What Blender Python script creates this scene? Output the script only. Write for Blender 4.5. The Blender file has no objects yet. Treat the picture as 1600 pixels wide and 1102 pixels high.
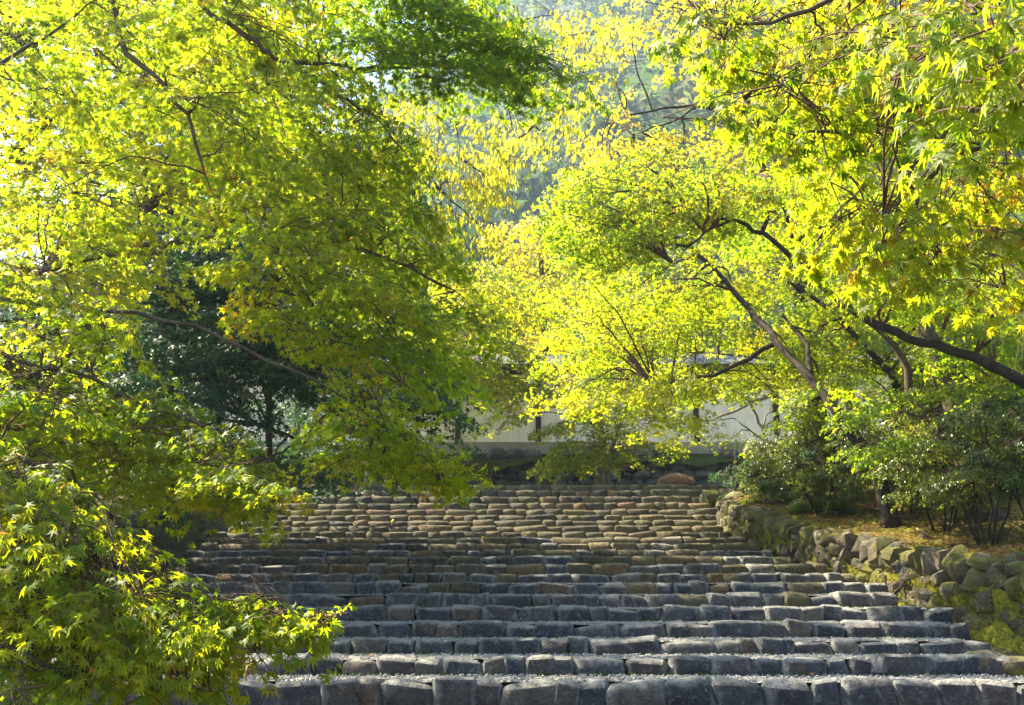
import bpy, math, random
import numpy as np
from mathutils import Vector, Matrix

random.seed(7)
RNG = np.random.default_rng(7)
PI = math.pi
sc = bpy.context.scene
COL = sc.collection

# ------------------------------------------------------------------ camera, sky, sun, exposure
F_PX, CX, CY, HORIZON, EYE = 1600.0, 800.0, 551.0, 930.0, 1.6
TILT = math.atan((HORIZON - CY) / F_PX)
cam_d = bpy.data.cameras.new('camera')
cam = bpy.data.objects.new('camera', cam_d)
COL.objects.link(cam)
cam.location = (0, 0, EYE)
cam.rotation_euler = (PI / 2 + TILT, 0, 0)
cam_d.sensor_fit = 'HORIZONTAL'
cam_d.sensor_width = 36.0
cam_d.lens = 36.0 * F_PX / 1600.0
cam_d.clip_start = 0.05
cam_d.clip_end = 5000
sc.camera = cam

SUN_AZ, SUN_EL = math.radians(-62), math.radians(50)      # azimuth from +Y towards +X
SUN_DIR = Vector((math.sin(SUN_AZ) * math.cos(SUN_EL), math.cos(SUN_AZ) * math.cos(SUN_EL), math.sin(SUN_EL)))
world = bpy.data.worlds.new('World')
sc.world = world
world.use_nodes = True
wn = world.node_tree
sky = wn.nodes.new('ShaderNodeTexSky')
sky.sky_type = 'NISHITA'
sky.sun_disc = False
sky.sun_elevation = SUN_EL
sky.sun_rotation = SUN_AZ
sky.altitude = 100
sky.air_density = 1.0
sky.dust_density = 1.2
wn.links.new(sky.outputs[0], wn.nodes['Background'].inputs[0])
wn.nodes['Background'].inputs[1].default_value = 0.068
sun_d = bpy.data.lights.new('sun', 'SUN')
sun_d.energy = 5.0
sun_d.angle = math.radians(0.5)
sun_d.color = (1.0, 0.88, 0.64)
sun = bpy.data.objects.new('sun', sun_d)
COL.objects.link(sun)
sun.rotation_euler = SUN_DIR.to_track_quat('Z', 'Y').to_euler()
sun.location = SUN_DIR * 200
sc.view_settings.view_transform = 'Standard'
sc.view_settings.look = 'None'
sc.view_settings.gamma = 1.0
sc.view_settings.use_curve_mapping = False
sc.view_settings.exposure = 2.85

sc.render.engine = 'CYCLES'
cy = sc.cycles
cy.max_bounces = 8
cy.diffuse_bounces = 6
cy.glossy_bounces = 2
cy.transmission_bounces = 6
cy.transparent_max_bounces = 4
cy.volume_bounces = 0
cy.caustics_reflective = False
cy.caustics_refractive = False
cy.use_denoising = True
cy.sample_clamp_indirect = 6.0


def at(px, py, Y):
    """The world point seen at pixel (px, py) of the 1600 px photograph, Y metres ahead."""
    u = (px - CX) / F_PX
    v = (CY - py) / F_PX
    c, s = math.cos(TILT), math.sin(TILT)
    t = Y / (c - v * s)
    return Vector((u * t, Y, EYE + t * (s + v * c)))


def project(P):
    """Pixels and depth of an (n, 3) array of world points."""
    c, s = math.cos(TILT), math.sin(TILT)
    d = P - np.array([0, 0, EYE])
    depth = d[:, 1] * c + d[:, 2] * s
    up = -d[:, 1] * s + d[:, 2] * c
    dd = np.maximum(depth, 1e-3)
    return CX + F_PX * d[:, 0] / dd, CY - F_PX * up / dd, depth


# ------------------------------------------------------------------ helpers
def tag(o, label=None, cat=None, group=None, kind=None):
    if label: o['label'] = label
    if cat: o['category'] = cat
    if group: o['group'] = group
    if kind: o['kind'] = kind
    return o


def link(name, data, parent=None):
    o = bpy.data.objects.new(name, data)
    COL.objects.link(o)
    if parent is not None:
        o.parent = parent
    return o


def empty(name, loc):
    o = bpy.data.objects.new(name, None)
    COL.objects.link(o)
    o.location = loc
    o.empty_display_size = 0.2
    return o


def mesh_np(name, V, T, mat, smooth=True, quads=False, attr=None):
    """A mesh out of numpy arrays: V (n,3), T (m,3) or (m,4); attr = {name: per-face values}."""
    me = bpy.data.meshes.new(name)
    V = np.ascontiguousarray(V, dtype=np.float32)
    T = np.ascontiguousarray(T, dtype=np.int32)
    k = T.shape[1]
    me.vertices.add(len(V))
    me.vertices.foreach_set('co', V.ravel())
    me.loops.add(T.size)
    me.loops.foreach_set('vertex_index', T.ravel())
    me.polygons.add(len(T))
    me.polygons.foreach_set('loop_start', np.arange(0, T.size, k, dtype=np.int32))
    me.polygons.foreach_set('use_smooth', np.full(len(T), smooth, dtype=bool))
    if attr:
        for an, vals in attr.items():
            a = me.attributes.new(an, 'FLOAT', 'FACE')
            a.data.foreach_set('value', np.ascontiguousarray(vals, dtype=np.float32))
    me.update(calc_edges=True)
    if mat is not None:
        me.materials.append(mat)
    return me


class MB:
    """Collects polygons of one mesh."""
    def __init__(self):
        self.v, self.f = [], []

    def add(self, vs, fs):
        b = len(self.v)
        self.v += [tuple(p) for p in vs]
        self.f += [tuple(i + b for i in q) for q in fs]

    def box(self, c, s, rz=0.0, bev=0.0):
        x, y, z = s[0] / 2, s[1] / 2, s[2] / 2
        ca, sa = math.cos(rz), math.sin(rz)
        pts = []
        for dz in (-z, z):
            for dx, dy in ((-x, -y), (x, -y), (x, y), (-x, y)):
                pts.append((c[0] + dx * ca - dy * sa, c[1] + dx * sa + dy * ca, c[2] + dz))
        self.add(pts, [(3, 2, 1, 0), (4, 5, 6, 7), (0, 1, 5, 4), (1, 2, 6, 5), (2, 3, 7, 6), (3, 0, 4, 7)])

    def tube(self, P, R, sides=6, cap=True):
        n = len(P)
        P = [Vector(p) for p in P]
        base = len(self.v)
        ref = None
        for i in range(n):
            t = (P[min(i + 1, n - 1)] - P[max(i - 1, 0)])
            if t.length < 1e-9: t = Vector((0, 0, 1))
            t.normalize()
            if ref is None:
                ref = t.orthogonal().normalized()
            else:
                ref = (ref - t * ref.dot(t))
                if ref.length < 1e-6: ref = t.orthogonal()
                ref.normalize()
            b = t.cross(ref)
            for k in range(sides):
                a = 2 * PI * k / sides
                self.v.append(tuple(P[i] + (ref * math.cos(a) + b * math.sin(a)) * R[i]))
        for i in range(n - 1):
            for k in range(sides):
                k2 = (k + 1) % sides
                self.f.append((base + i * sides + k, base + i * sides + k2, base + (i + 1) * sides + k2, base + (i + 1) * sides + k))
        if cap:
            self.f.append(tuple(base + k for k in reversed(range(sides))))
            self.f.append(tuple(base + (n - 1) * sides + k for k in range(sides)))

    def build(self, name, mat, parent=None, smooth=True):
        me = bpy.data.meshes.new(name)
        me.from_pydata(self.v, [], self.f)
        me.polygons.foreach_set('use_smooth', [smooth] * len(me.polygons))
        me.update()
        me.materials.append(mat)
        return link(name, me, parent)


def curve_pts(P, per=4, wiggle=0.0, rnd=random):
    """Catmull-Rom through P with a little wander."""
    P = [Vector(p) for p in P]
    if len(P) < 3:
        P = [P[0], (P[0] + P[-1]) / 2, P[-1]]
    Q = [P[0] * 2 - P[1]] + P + [P[-1] * 2 - P[-2]]
    out = []
    for i in range(1, len(Q) - 2):
        a, b, c, d = Q[i - 1], Q[i], Q[i + 1], Q[i + 2]
        for k in range(per):
            t = k / per
            p = 0.5 * ((2 * b) + (c - a) * t + (2 * a - 5 * b + 4 * c - d) * t * t + (3 * b - a - 3 * c + d) * t ** 3)
            if wiggle and (i > 1 or k):
                p = p + Vector((rnd.uniform(-1, 1), rnd.uniform(-1, 1), rnd.uniform(-1, 1))) * wiggle
            out.append(p)
    out.append(P[-1])
    return out


def vnoise(x, y, seed=0, octaves=3):
    """Value noise for numpy arrays, about -1..1."""
    out = np.zeros(np.broadcast(x, y).shape)
    amp, tot = 1.0, 0.0
    for o in range(octaves):
        xi, yi = np.floor(x).astype(np.int64), np.floor(y).astype(np.int64)
        fx, fy = x - xi, y - yi
        fx, fy = fx * fx * (3 - 2 * fx), fy * fy * (3 - 2 * fy)

        def h(a, b):
            n = (a * 374761393 + b * 668265263 + (seed + o) * 974634777) & 0x7fffffff
            n = ((n ^ (n >> 13)) * 1274126177) & 0x7fffffff
            return ((n ^ (n >> 16)) & 0xffff) / 32767.5 - 1.0
        out += amp * ((h(xi, yi) * (1 - fx) + h(xi + 1, yi) * fx) * (1 - fy) + (h(xi, yi + 1) * (1 - fx) + h(xi + 1, yi + 1) * fx) * fy)
        tot += amp
        amp *= 0.5
        x, y = x * 2.03, y * 2.03
    return out / tot


# ------------------------------------------------------------------ materials
def new_mat(name):
    m = bpy.data.materials.new(name)
    m.use_nodes = True
    nt = m.node_tree
    return m, nt, nt.nodes['Principled BSDF']


def ramp(nt, stops, src, interp='LINEAR'):
    r = nt.nodes.new('ShaderNodeValToRGB')
    cr = r.color_ramp
    cr.interpolation = interp
    while len(cr.elements) < len(stops):
        cr.elements.new(0.5)
    for e, (p, c) in zip(cr.elements, stops):
        e.position = p
        e.color = (c[0], c[1], c[2], 1)
    nt.links.new(src, r.inputs[0])
    return r.outputs[0]


def noise(nt, vec, scale, detail=4, rough=0.6):
    n = nt.nodes.new('ShaderNodeTexNoise')
    n.inputs['Scale'].default_value = scale
    n.inputs['Detail'].default_value = detail
    n.inputs['Roughness'].default_value = rough
    if vec is not None:
        nt.links.new(vec, n.inputs['Vector'])
    return n.outputs[0]


def mixc(nt, fac, a, b, mode='MIX'):
    m = nt.nodes.new('ShaderNodeMix')
    m.data_type = 'RGBA'
    m.blend_type = mode
    for s, v in ((m.inputs['Factor'], fac), (m.inputs['A'], a), (m.inputs['B'], b)):
        if isinstance(v, (int, float)): s.default_value = v
        elif isinstance(v, tuple): s.default_value = (*v, 1)
        else: nt.links.new(v, s)
    return m.outputs['Result']


def math_n(nt, op, a, b=0.0, clamp=False):
    m = nt.nodes.new('ShaderNodeMath')
    m.operation = op
    m.use_clamp = clamp
    for s, v in ((m.inputs[0], a), (m.inputs[1], b)):
        if isinstance(v, (int, float)): s.default_value = v
        else: nt.links.new(v, s)
    return m.outputs[0]


def bump(nt, bsdf, height, strength=0.5, dist=0.02):
    b = nt.nodes.new('ShaderNodeBump')
    b.inputs['Strength'].default_value = strength
    b.inputs['Distance'].default_value = dist
    nt.links.new(height, b.inputs['Height'])
    nt.links.new(b.outputs[0], bsdf.inputs['Normal'])


def geo_pos(nt):
    return nt.nodes.new('ShaderNodeNewGeometry').outputs['Position']


def leaf_mat(name, face_stops, trans_stops, trans=0.62, rough=0.5, spec=0.22):
    """Leaf: a thin blade, part reflected, part let through; the attribute tint gives each leaf its own colour."""
    m, nt, b = new_mat(name)
    a = nt.nodes.new('ShaderNodeAttribute')
    a.attribute_name = 'tint'
    nt.links.new(ramp(nt, face_stops, a.outputs['Fac']), b.inputs['Base Color'])
    b.inputs['Roughness'].default_value = rough
    b.inputs['Specular IOR Level'].default_value = spec
    t = nt.nodes.new('ShaderNodeBsdfTranslucent')
    nt.links.new(ramp(nt, trans_stops, a.outputs['Fac']), t.inputs['Color'])
    mx = nt.nodes.new('ShaderNodeMixShader')
    mx.inputs[0].default_value = trans
    nt.links.new(b.outputs[0], mx.inputs[1])
    nt.links.new(t.outputs[0], mx.inputs[2])
    nt.links.new(mx.outputs[0], nt.nodes['Material Output'].inputs['Surface'])
    return m


M = {}
M['maple_green'] = leaf_mat('maple_leaf_green',
    [(0, (0.042, 0.090, 0.007)), (0.6, (0.072, 0.128, 0.008)), (1, (0.12, 0.14, 0.010))],
    [(0, (0.24, 0.42, 0.007)), (0.5, (0.53, 0.64, 0.009)), (0.93, (0.82, 0.76, 0.012)), (1, (0.6, 0.28, 0.03))])
M['maple_fore'] = leaf_mat('maple_leaf_turning',
    [(0, (0.045, 0.085, 0.010)), (0.7, (0.085, 0.115, 0.010)), (1, (0.14, 0.11, 0.014))],
    [(0, (0.21, 0.39, 0.008)), (0.6, (0.47, 0.55, 0.009)), (0.93, (0.66, 0.60, 0.012)), (1, (0.68, 0.40, 0.03))])
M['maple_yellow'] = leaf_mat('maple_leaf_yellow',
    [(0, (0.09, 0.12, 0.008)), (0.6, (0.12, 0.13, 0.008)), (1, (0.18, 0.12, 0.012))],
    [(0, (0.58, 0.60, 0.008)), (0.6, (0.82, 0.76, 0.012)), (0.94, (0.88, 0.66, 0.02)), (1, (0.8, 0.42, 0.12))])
M['maple_mid'] = leaf_mat('maple_leaf_mid',
    [(0, (0.045, 0.080, 0.006)), (0.7, (0.085, 0.115, 0.008)), (1, (0.13, 0.12, 0.012))],
    [(0, (0.27, 0.43, 0.008)), (0.6, (0.58, 0.63, 0.010)), (1, (0.80, 0.67, 0.014))])
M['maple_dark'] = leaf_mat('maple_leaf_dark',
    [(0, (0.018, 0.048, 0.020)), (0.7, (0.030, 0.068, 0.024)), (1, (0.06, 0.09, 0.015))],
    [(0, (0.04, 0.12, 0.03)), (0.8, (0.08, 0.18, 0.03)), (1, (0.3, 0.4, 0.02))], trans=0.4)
M['cherry'] = leaf_mat('cherry_leaf',
    [(0, (0.09, 0.12, 0.015)), (1, (0.15, 0.14, 0.02))],
    [(0, (0.60, 0.66, 0.03)), (0.7, (0.82, 0.76, 0.03)), (1, (0.88, 0.6, 0.06))])
M['shrub'] = leaf_mat('shrub_leaf',
    [(0, (0.045, 0.080, 0.016)), (0.7, (0.07, 0.105, 0.02)), (1, (0.10, 0.13, 0.025))],
    [(0, (0.22, 0.32, 0.02)), (1, (0.46, 0.48, 0.03))], trans=0.4, rough=0.3, spec=0.6)
M['hill_leaf'] = leaf_mat('hill_leaf',
    [(0, (0.03, 0.06, 0.02)), (0.7, (0.06, 0.08, 0.025)), (1, (0.16, 0.10, 0.05))],
    [(0, (0.08, 0.15, 0.03)), (0.8, (0.2, 0.26, 0.05)), (1, (0.4, 0.3, 0.1))], trans=0.35, rough=0.8, spec=0.1)


def bark_mat(name, c1, c2, c3):
    m, nt, b = new_mat(name)
    p = geo_pos(nt)
    n1 = noise(nt, p, 9, 6, 0.65)
    n2 = noise(nt, p, 45, 4)
    col = ramp(nt, [(0.3, c1), (0.52, c2), (0.72, c3)], n1)
    nt.links.new(mixc(nt, math_n(nt, 'MULTIPLY', n2, 0.5), col, (c1[0] * 0.6, c1[1] * 0.6, c1[2] * 0.6)), b.inputs['Base Color'])
    b.inputs['Roughness'].default_value = 0.9
    b.inputs['Specular IOR Level'].default_value = 0.15
    bump(nt, b, n2, 0.7, 0.02)
    return m


M['bark'] = bark_mat('bark_brown', (0.05, 0.037, 0.028), (0.10, 0.075, 0.05), (0.14, 0.13, 0.085))
M['bark_dark'] = bark_mat('bark_dark', (0.022, 0.017, 0.014), (0.042, 0.032, 0.026), (0.07, 0.06, 0.045))
M['bark_pale'] = bark_mat('bark_pale', (0.14, 0.10, 0.07), (0.24, 0.19, 0.14), (0.34, 0.31, 0.25))
M['twig'] = bark_mat('twig_red_brown', (0.06, 0.035, 0.025), (0.10, 0.06, 0.04), (0.14, 0.09, 0.06))


def stone_mat(name, stops, pale, pale_amt=0.5, rust=0.1, moss=0.0):
    m, nt, b = new_mat(name)
    oi = nt.nodes.new('ShaderNodeObjectInfo')
    tc = nt.nodes.new('ShaderNodeTexCoord')
    p = geo_pos(nt)
    base = ramp(nt, stops, oi.outputs['Random'])
    n1 = noise(nt, p, 7, 6, 0.68)
    n2 = noise(nt, p, 38, 5, 0.7)
    n3 = noise(nt, p, 2.6, 3)
    col = mixc(nt, 0.75, base, ramp(nt, [(0.25, (0.35, 0.35, 0.37)), (0.5, (0.95, 0.95, 1.0)), (0.78, (1.7, 1.62, 1.5))], n1), 'MULTIPLY')
    rf = ramp(nt, [(0.6, (0, 0, 0)), (0.72, (1, 1, 1))], n3)
    col = mixc(nt, math_n(nt, 'MULTIPLY', rf, rust), col, (0.22, 0.11, 0.045))
    # dust and lichen gathered towards the rim; on upper stones, painted sunlight too
    mp = nt.nodes.new('ShaderNodeVectorMath'); mp.operation = 'SUBTRACT'
    nt.links.new(tc.outputs['Generated'], mp.inputs[0]); mp.inputs[1].default_value = (0.5, 0.5, 0.5)
    ab = nt.nodes.new('ShaderNodeVectorMath'); ab.operation = 'ABSOLUTE'
    nt.links.new(mp.outputs[0], ab.inputs[0])
    sx = nt.nodes.new('ShaderNodeSeparateXYZ'); nt.links.new(ab.outputs[0], sx.inputs[0])
    rim = math_n(nt, 'MAXIMUM', sx.outputs[0], sx.outputs[2])
    rim = math_n(nt, 'ADD', rim, math_n(nt, 'MULTIPLY', math_n(nt, 'SUBTRACT', n1, 0.5), 0.55))
    rm = ramp(nt, [(0.30, (0, 0, 0)), (0.50, (1, 1, 1))], rim)
    col = mixc(nt, math_n(nt, 'MULTIPLY', rm, pale_amt), col, pale)
    sp = ramp(nt, [(0.58, (0, 0, 0)), (0.68, (1, 1, 1))], n2)
    col = mixc(nt, math_n(nt, 'MULTIPLY', sp, pale_amt * 0.6), col, pale)
    n4 = noise(nt, p, 13, 5, 0.75)
    lc = ramp(nt, [(0.57, (0, 0, 0)), (0.63, (1, 1, 1))], n4)
    col = mixc(nt, math_n(nt, 'MULTIPLY', lc, pale_amt * 0.55), col, pale)
    dk = ramp(nt, [(0.36, (1, 1, 1)), (0.43, (0, 0, 0))], n4)
    col = mixc(nt, math_n(nt, 'MULTIPLY', dk, 0.55), col, (0.02, 0.02, 0.022))
    if moss:
        n5 = noise(nt, p, 2.1, 5, 0.7)
        mk = ramp(nt, [(0.47, (0, 0, 0)), (0.56, (1, 1, 1))], n5)
        col = mixc(nt, math_n(nt, 'MULTIPLY', mk, moss), col, (0.14, 0.135, 0.018))
    nt.links.new(col, b.inputs['Base Color'])
    b.inputs['Roughness'].default_value = 0.82
    b.inputs['Specular IOR Level'].default_value = 0.25
    bump(nt, b, math_n(nt, 'ADD', n1, math_n(nt, 'MULTIPLY', n2, 0.5)), 1.0, 0.11)
    return m


STEP_STOPS = [(0.0, (0.055, 0.054, 0.058)), (0.2, (0.062, 0.068, 0.078)), (0.4, (0.085, 0.068, 0.070)), (0.58, (0.105, 0.096, 0.084)),
              (0.72, (0.058, 0.066, 0.080)), (0.88, (0.13, 0.115, 0.094)), (0.96, (0.115, 0.086, 0.064)), (1.0, (0.16, 0.10, 0.06))]
UP_SUN_STOPS = [(0.0, (0.042, 0.037, 0.032)), (0.3, (0.070, 0.060, 0.046)), (0.6, (0.095, 0.080, 0.052)), (0.88, (0.12, 0.088, 0.052)), (0.97, (0.15, 0.088, 0.050)), (1.0, (0.18, 0.10, 0.05))]  # browner upper stones: the warmth of sunlight is put into the colour
M['step_stone'] = stone_mat('step_stone', STEP_STOPS, (0.30, 0.295, 0.28), 0.85, 0.25)
M['upper_stone'] = stone_mat('upper_stone_sun_tint', UP_SUN_STOPS, (0.27, 0.245, 0.16), 0.4, 0.35, 0.25)
M['wall_stone'] = stone_mat('wall_stone', [(0.0, (0.05, 0.042, 0.034)), (0.4, (0.085, 0.070, 0.052)), (0.75, (0.12, 0.095, 0.066)), (1.0, (0.19, 0.16, 0.12))],
                            (0.30, 0.26, 0.17), 0.45, 0.5, 0.8)
M['bank_stone'] = stone_mat('bank_stone', [(0.0, (0.06, 0.055, 0.05)), (0.5, (0.10, 0.095, 0.08)), (0.85, (0.15, 0.14, 0.12)), (1.0, (0.26, 0.22, 0.18))],
                            (0.3, 0.28, 0.25), 0.25, 0.2)
M['red_stone'] = stone_mat('red_stone', [(0.0, (0.26, 0.13, 0.075)), (1.0, (0.30, 0.16, 0.10))], (0.36, 0.3, 0.24), 0.3)


def ground_mat(name, stops, scale, fine=60, bstr=0.6, bd=0.03):
    m, nt, b = new_mat(name)
    p = geo_pos(nt)
    n1 = noise(nt, p, scale, 6, 0.65)
    n2 = noise(nt, p, fine, 4, 0.7)
    col = ramp(nt, stops, math_n(nt, 'ADD', math_n(nt, 'MULTIPLY', n1, 0.75), math_n(nt, 'MULTIPLY', n2, 0.25)))
    nt.links.new(col, b.inputs['Base Color'])
    b.inputs['Roughness'].default_value = 0.95
    b.inputs['Specular IOR Level'].default_value = 0.1
    bump(nt, b, n2, bstr, bd)
    return m


M['earth'] = ground_mat('earth', [(0.3, (0.045, 0.035, 0.025)), (0.5, (0.10, 0.075, 0.05)), (0.62, (0.07, 0.085, 0.025)), (0.75, (0.14, 0.11, 0.07))], 1.6)
M['bank_soil'] = ground_mat('bank_soil', [(0.34, (0.035, 0.023, 0.016)), (0.43, (0.085, 0.050, 0.028)), (0.47, (0.12, 0.11, 0.022)), (0.54, (0.15, 0.155, 0.018))], 1.6, 45, 1.0, 0.05)
M['moss'] = ground_mat('moss', [(0.32, (0.06, 0.065, 0.010)), (0.5, (0.20, 0.19, 0.018)), (0.7, (0.30, 0.27, 0.025))], 4.0, 90)
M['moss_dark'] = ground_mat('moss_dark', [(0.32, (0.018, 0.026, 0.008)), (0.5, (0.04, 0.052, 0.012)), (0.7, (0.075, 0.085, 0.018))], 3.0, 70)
M['moss_green'] = ground_mat('moss_green', [(0.3, (0.04, 0.08, 0.01)), (0.7, (0.10, 0.17, 0.02))], 6.0, 90)
M['gravel'] = ground_mat('gravel', [(0.28, (0.12, 0.115, 0.11)), (0.5, (0.27, 0.265, 0.255)), (0.72, (0.46, 0.45, 0.43))], 30, 160, 1.0, 0.015)
M['hill'] = ground_mat('hill_ground', [(0.3, (0.03, 0.045, 0.02)), (0.7, (0.06, 0.08, 0.03))], 0.05, 1)
M['plaster'] = ground_mat('plaster', [(0.25, (0.66, 0.57, 0.42)), (0.5, (0.80, 0.71, 0.54)), (0.75, (0.84, 0.77, 0.62))], 0.8, 40, 0.12, 0.004)
nt = M['plaster'].node_tree
mpn = nt.nodes.new('ShaderNodeMapping'); mpn.inputs['Scale'].default_value = (5.0, 5.0, 0.35)
nt.links.new(geo_pos(nt), mpn.inputs['Vector'])
stk = ramp(nt, [(0.48, (0, 0, 0)), (0.68, (1, 1, 1))], noise(nt, mpn.outputs[0], 1.0, 5, 0.7))
bs = nt.nodes['Principled BSDF']
src = bs.inputs['Base Color'].links[0].from_socket
nt.links.new(mixc(nt, math_n(nt, 'MULTIPLY', stk, 0.35), src, (0.40, 0.34, 0.25)), bs.inputs['Base Color'])
M['granite'] = ground_mat('granite', [(0.3, (0.20, 0.17, 0.12)), (0.5, (0.28, 0.245, 0.18)), (0.7, (0.34, 0.30, 0.23))], 2.5, 110, 0.3, 0.006)
M['dark_wood'] = ground_mat('dark_wood', [(0.3, (0.03, 0.022, 0.017)), (0.7, (0.07, 0.05, 0.036))], 3.0, 60, 0.4, 0.01)
M['roof_tile'] = ground_mat('roof_tile', [(0.3, (0.07, 0.075, 0.08)), (0.7, (0.13, 0.135, 0.14))], 4.0, 50, 0.4, 0.01)
M['stake'] = ground_mat('stake_wood', [(0.3, (0.22, 0.16, 0.10)), (0.7, (0.36, 0.29, 0.2))], 6.0, 80, 0.3, 0.01)

# ------------------------------------------------------------------ the stairway: rows measured off the photograph
ROW_Y = [1066, 1030, 1002, 975, 951, 930, 912, 898, 883.5, 871, 861, 850.5, 841, 832, 823, 814.5, 806, 797, 787, 776.5, 767, 758.5]
NROW = len(ROW_Y)
SY = [9.15 + 0.81 * n if n <= 9 else 9.15 + 0.81 * 9 + 0.72 * (n - 9) for n in range(NROW)]
SZ = [at(800, ROW_Y[n], SY[n]).z for n in range(NROW)]
RIGHT_PX = [1650, 1545, 1494, 1470, 1445, 1374, 1348, 1305, 1267, 1226, 1186, 1170, 1158, 1124, 1116, 1114, 1112, 1108, 1106, 1100, 1104, 1112]
XR = [(RIGHT_PX[n] - 800) * SY[n] / F_PX * 1.02 for n in range(NROW)]
XL = [-4.95, -4.95, -5.0, -5.0, -5.05, -5.05, -5.05, -5.05, -5.0, -5.3, -5.45, -5.55, -5.7, -5.75, -5.7, -5.6, -5.5, -5.45, -5.4, -5.35, -5.3, -5.3]
SKEW = 0.012            # rows run a touch nearer on the right


def stair_z(y):
    return float(np.interp(y, [-40, 0, 8.9, 9.14] + SY + [40], [-0.6, 0.1, 0.62, 0.66] + SZ + [SZ[-1]]))


def stair_z_np(y):
    return np.interp(y, [-40, 0, 8.9, 9.14] + SY + [40], [-0.6, 0.1, 0.62, 0.66] + SZ + [SZ[-1]])


WALL_Y = [6.0, 9.0, 11.5, 13.0, 15.0, 16.8, 18.2, 19.3, 20.9]
WALL_X = [5.95, 5.85, 5.62, 5.36, 4.98, 4.62, 4.38, 4.26, 4.34]
WALL_B = [0.35, 0.62, 0.93, 1.22, 1.72, 2.12, 2.45, 2.68, 3.0]
WALL_T = [1.35, 1.7, 1.95, 2.08, 2.38, 2.72, 3.0, 3.2, 3.45]


def wall_x(y): return np.interp(y, WALL_Y + [24, 31], WALL_X + [5.4, 8.2])
def wall_t(y): return np.interp(y, WALL_Y + [24, 31], WALL_T + [3.9, 5.0])


# ground: one sheet out to the horizon
gx = np.concatenate([[-900, -400, -150, -60, -25, -14], np.arange(-9, 9.01, 0.3), [14, 25, 60, 150, 400, 900]])
gy = np.concatenate([[-300, -100, -30, -10, -3], np.arange(0, 31.01, 0.3), [36, 50, 80, 140, 300, 900]])
GX, GY = np.meshgrid(gx, gy)
GZ = stair_z_np(GY) - 0.30
side = np.clip((GX - np.interp(GY, SY, XR)) / 0.9, 0, 1)
GZ = GZ + 0.16 * side
lside = np.clip((np.interp(GY, SY, XL) - GX) / 0.8, 0, 1)
GZ = GZ + 0.2 * lside
GZ = np.where(GY > 25.3, SZ[-1] - 0.03, GZ)
GZ = np.where(GY > 31.5, 5.6, GZ)
GZ = np.where((np.abs(GX) > 13) & (GY < 31.5) & (GY > 0), GZ - 0.6, GZ)
GZ += 0.035 * vnoise(GX * 1.7, GY * 1.7, 3)


def grid_faces(ny, nx):
    i = np.arange(ny - 1)[:, None] * nx + np.arange(nx - 1)[None, :]
    return np.stack([i, i + 1, i + nx + 1, i + nx], -1).reshape(-1, 4)


ground = link('ground', mesh_np('ground', np.stack([GX, GY, GZ], -1).reshape(-1, 3), grid_faces(len(gy), len(gx)), M['earth']))
tag(ground, 'dark brown earth with moss around the stone stairway', kind='structure')

# right-hand bank behind the retaining wall
by = np.arange(5.0, 31.4, 0.3)
bo = np.concatenate([[0.12, 0.3], np.arange(0.6, 9.1, 0.35), [12, 18, 30, 60]])
BY, BO = np.meshgrid(by, bo, indexing='ij')
BX = wall_x(BY) + BO
BZ = wall_t(BY) + 0.02 + np.clip(BO, 0, 6) * 0.13 + 0.06 * vnoise(BX * 1.3, BY * 1.3, 11) * np.clip(BO * 2, 0.2, 1)
top = np.stack([BX, BY, BZ], -1)
skirt = top[:, :1].copy()
skirt[..., 2] -= 1.6
allb = np.concatenate([skirt, top], 1)
bank = link('bank', mesh_np('bank', allb.reshape(-1, 3), grid_faces(allb.shape[0], allb.shape[1]), M['bank_soil']))
tag(bank, 'sunlit mossy bank with brown leaf litter above the right retaining wall', kind='structure')

# left-hand bank
LW_X = -6.35
by2 = np.arange(5.0, 31.4, 0.4)
bo2 = np.concatenate([[0.1], np.arange(0.4, 7.0, 0.4), [10, 18, 40]])
BY, BO = np.meshgrid(by2, bo2, indexing='ij')
BX = LW_X - BO
BZ = stair_z_np(BY) + 0.62 + np.clip(BO, 0, 5) * 0.1 + 0.08 * vnoise(BX * 1.2, BY * 1.2, 21)
top = np.stack([BX, BY, BZ], -1)
skirt = top[:, :1].copy(); skirt[..., 2] -= 1.6
allb = np.concatenate([skirt, top], 1)[:, ::-1]
bank2 = link('bank', mesh_np('bank_shade', allb.reshape(-1, 3), grid_faces(allb.shape[0], allb.shape[1]), M['earth']))
tag(bank2, 'shaded earth bank under the trees beside the stairs', kind='structure')


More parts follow.
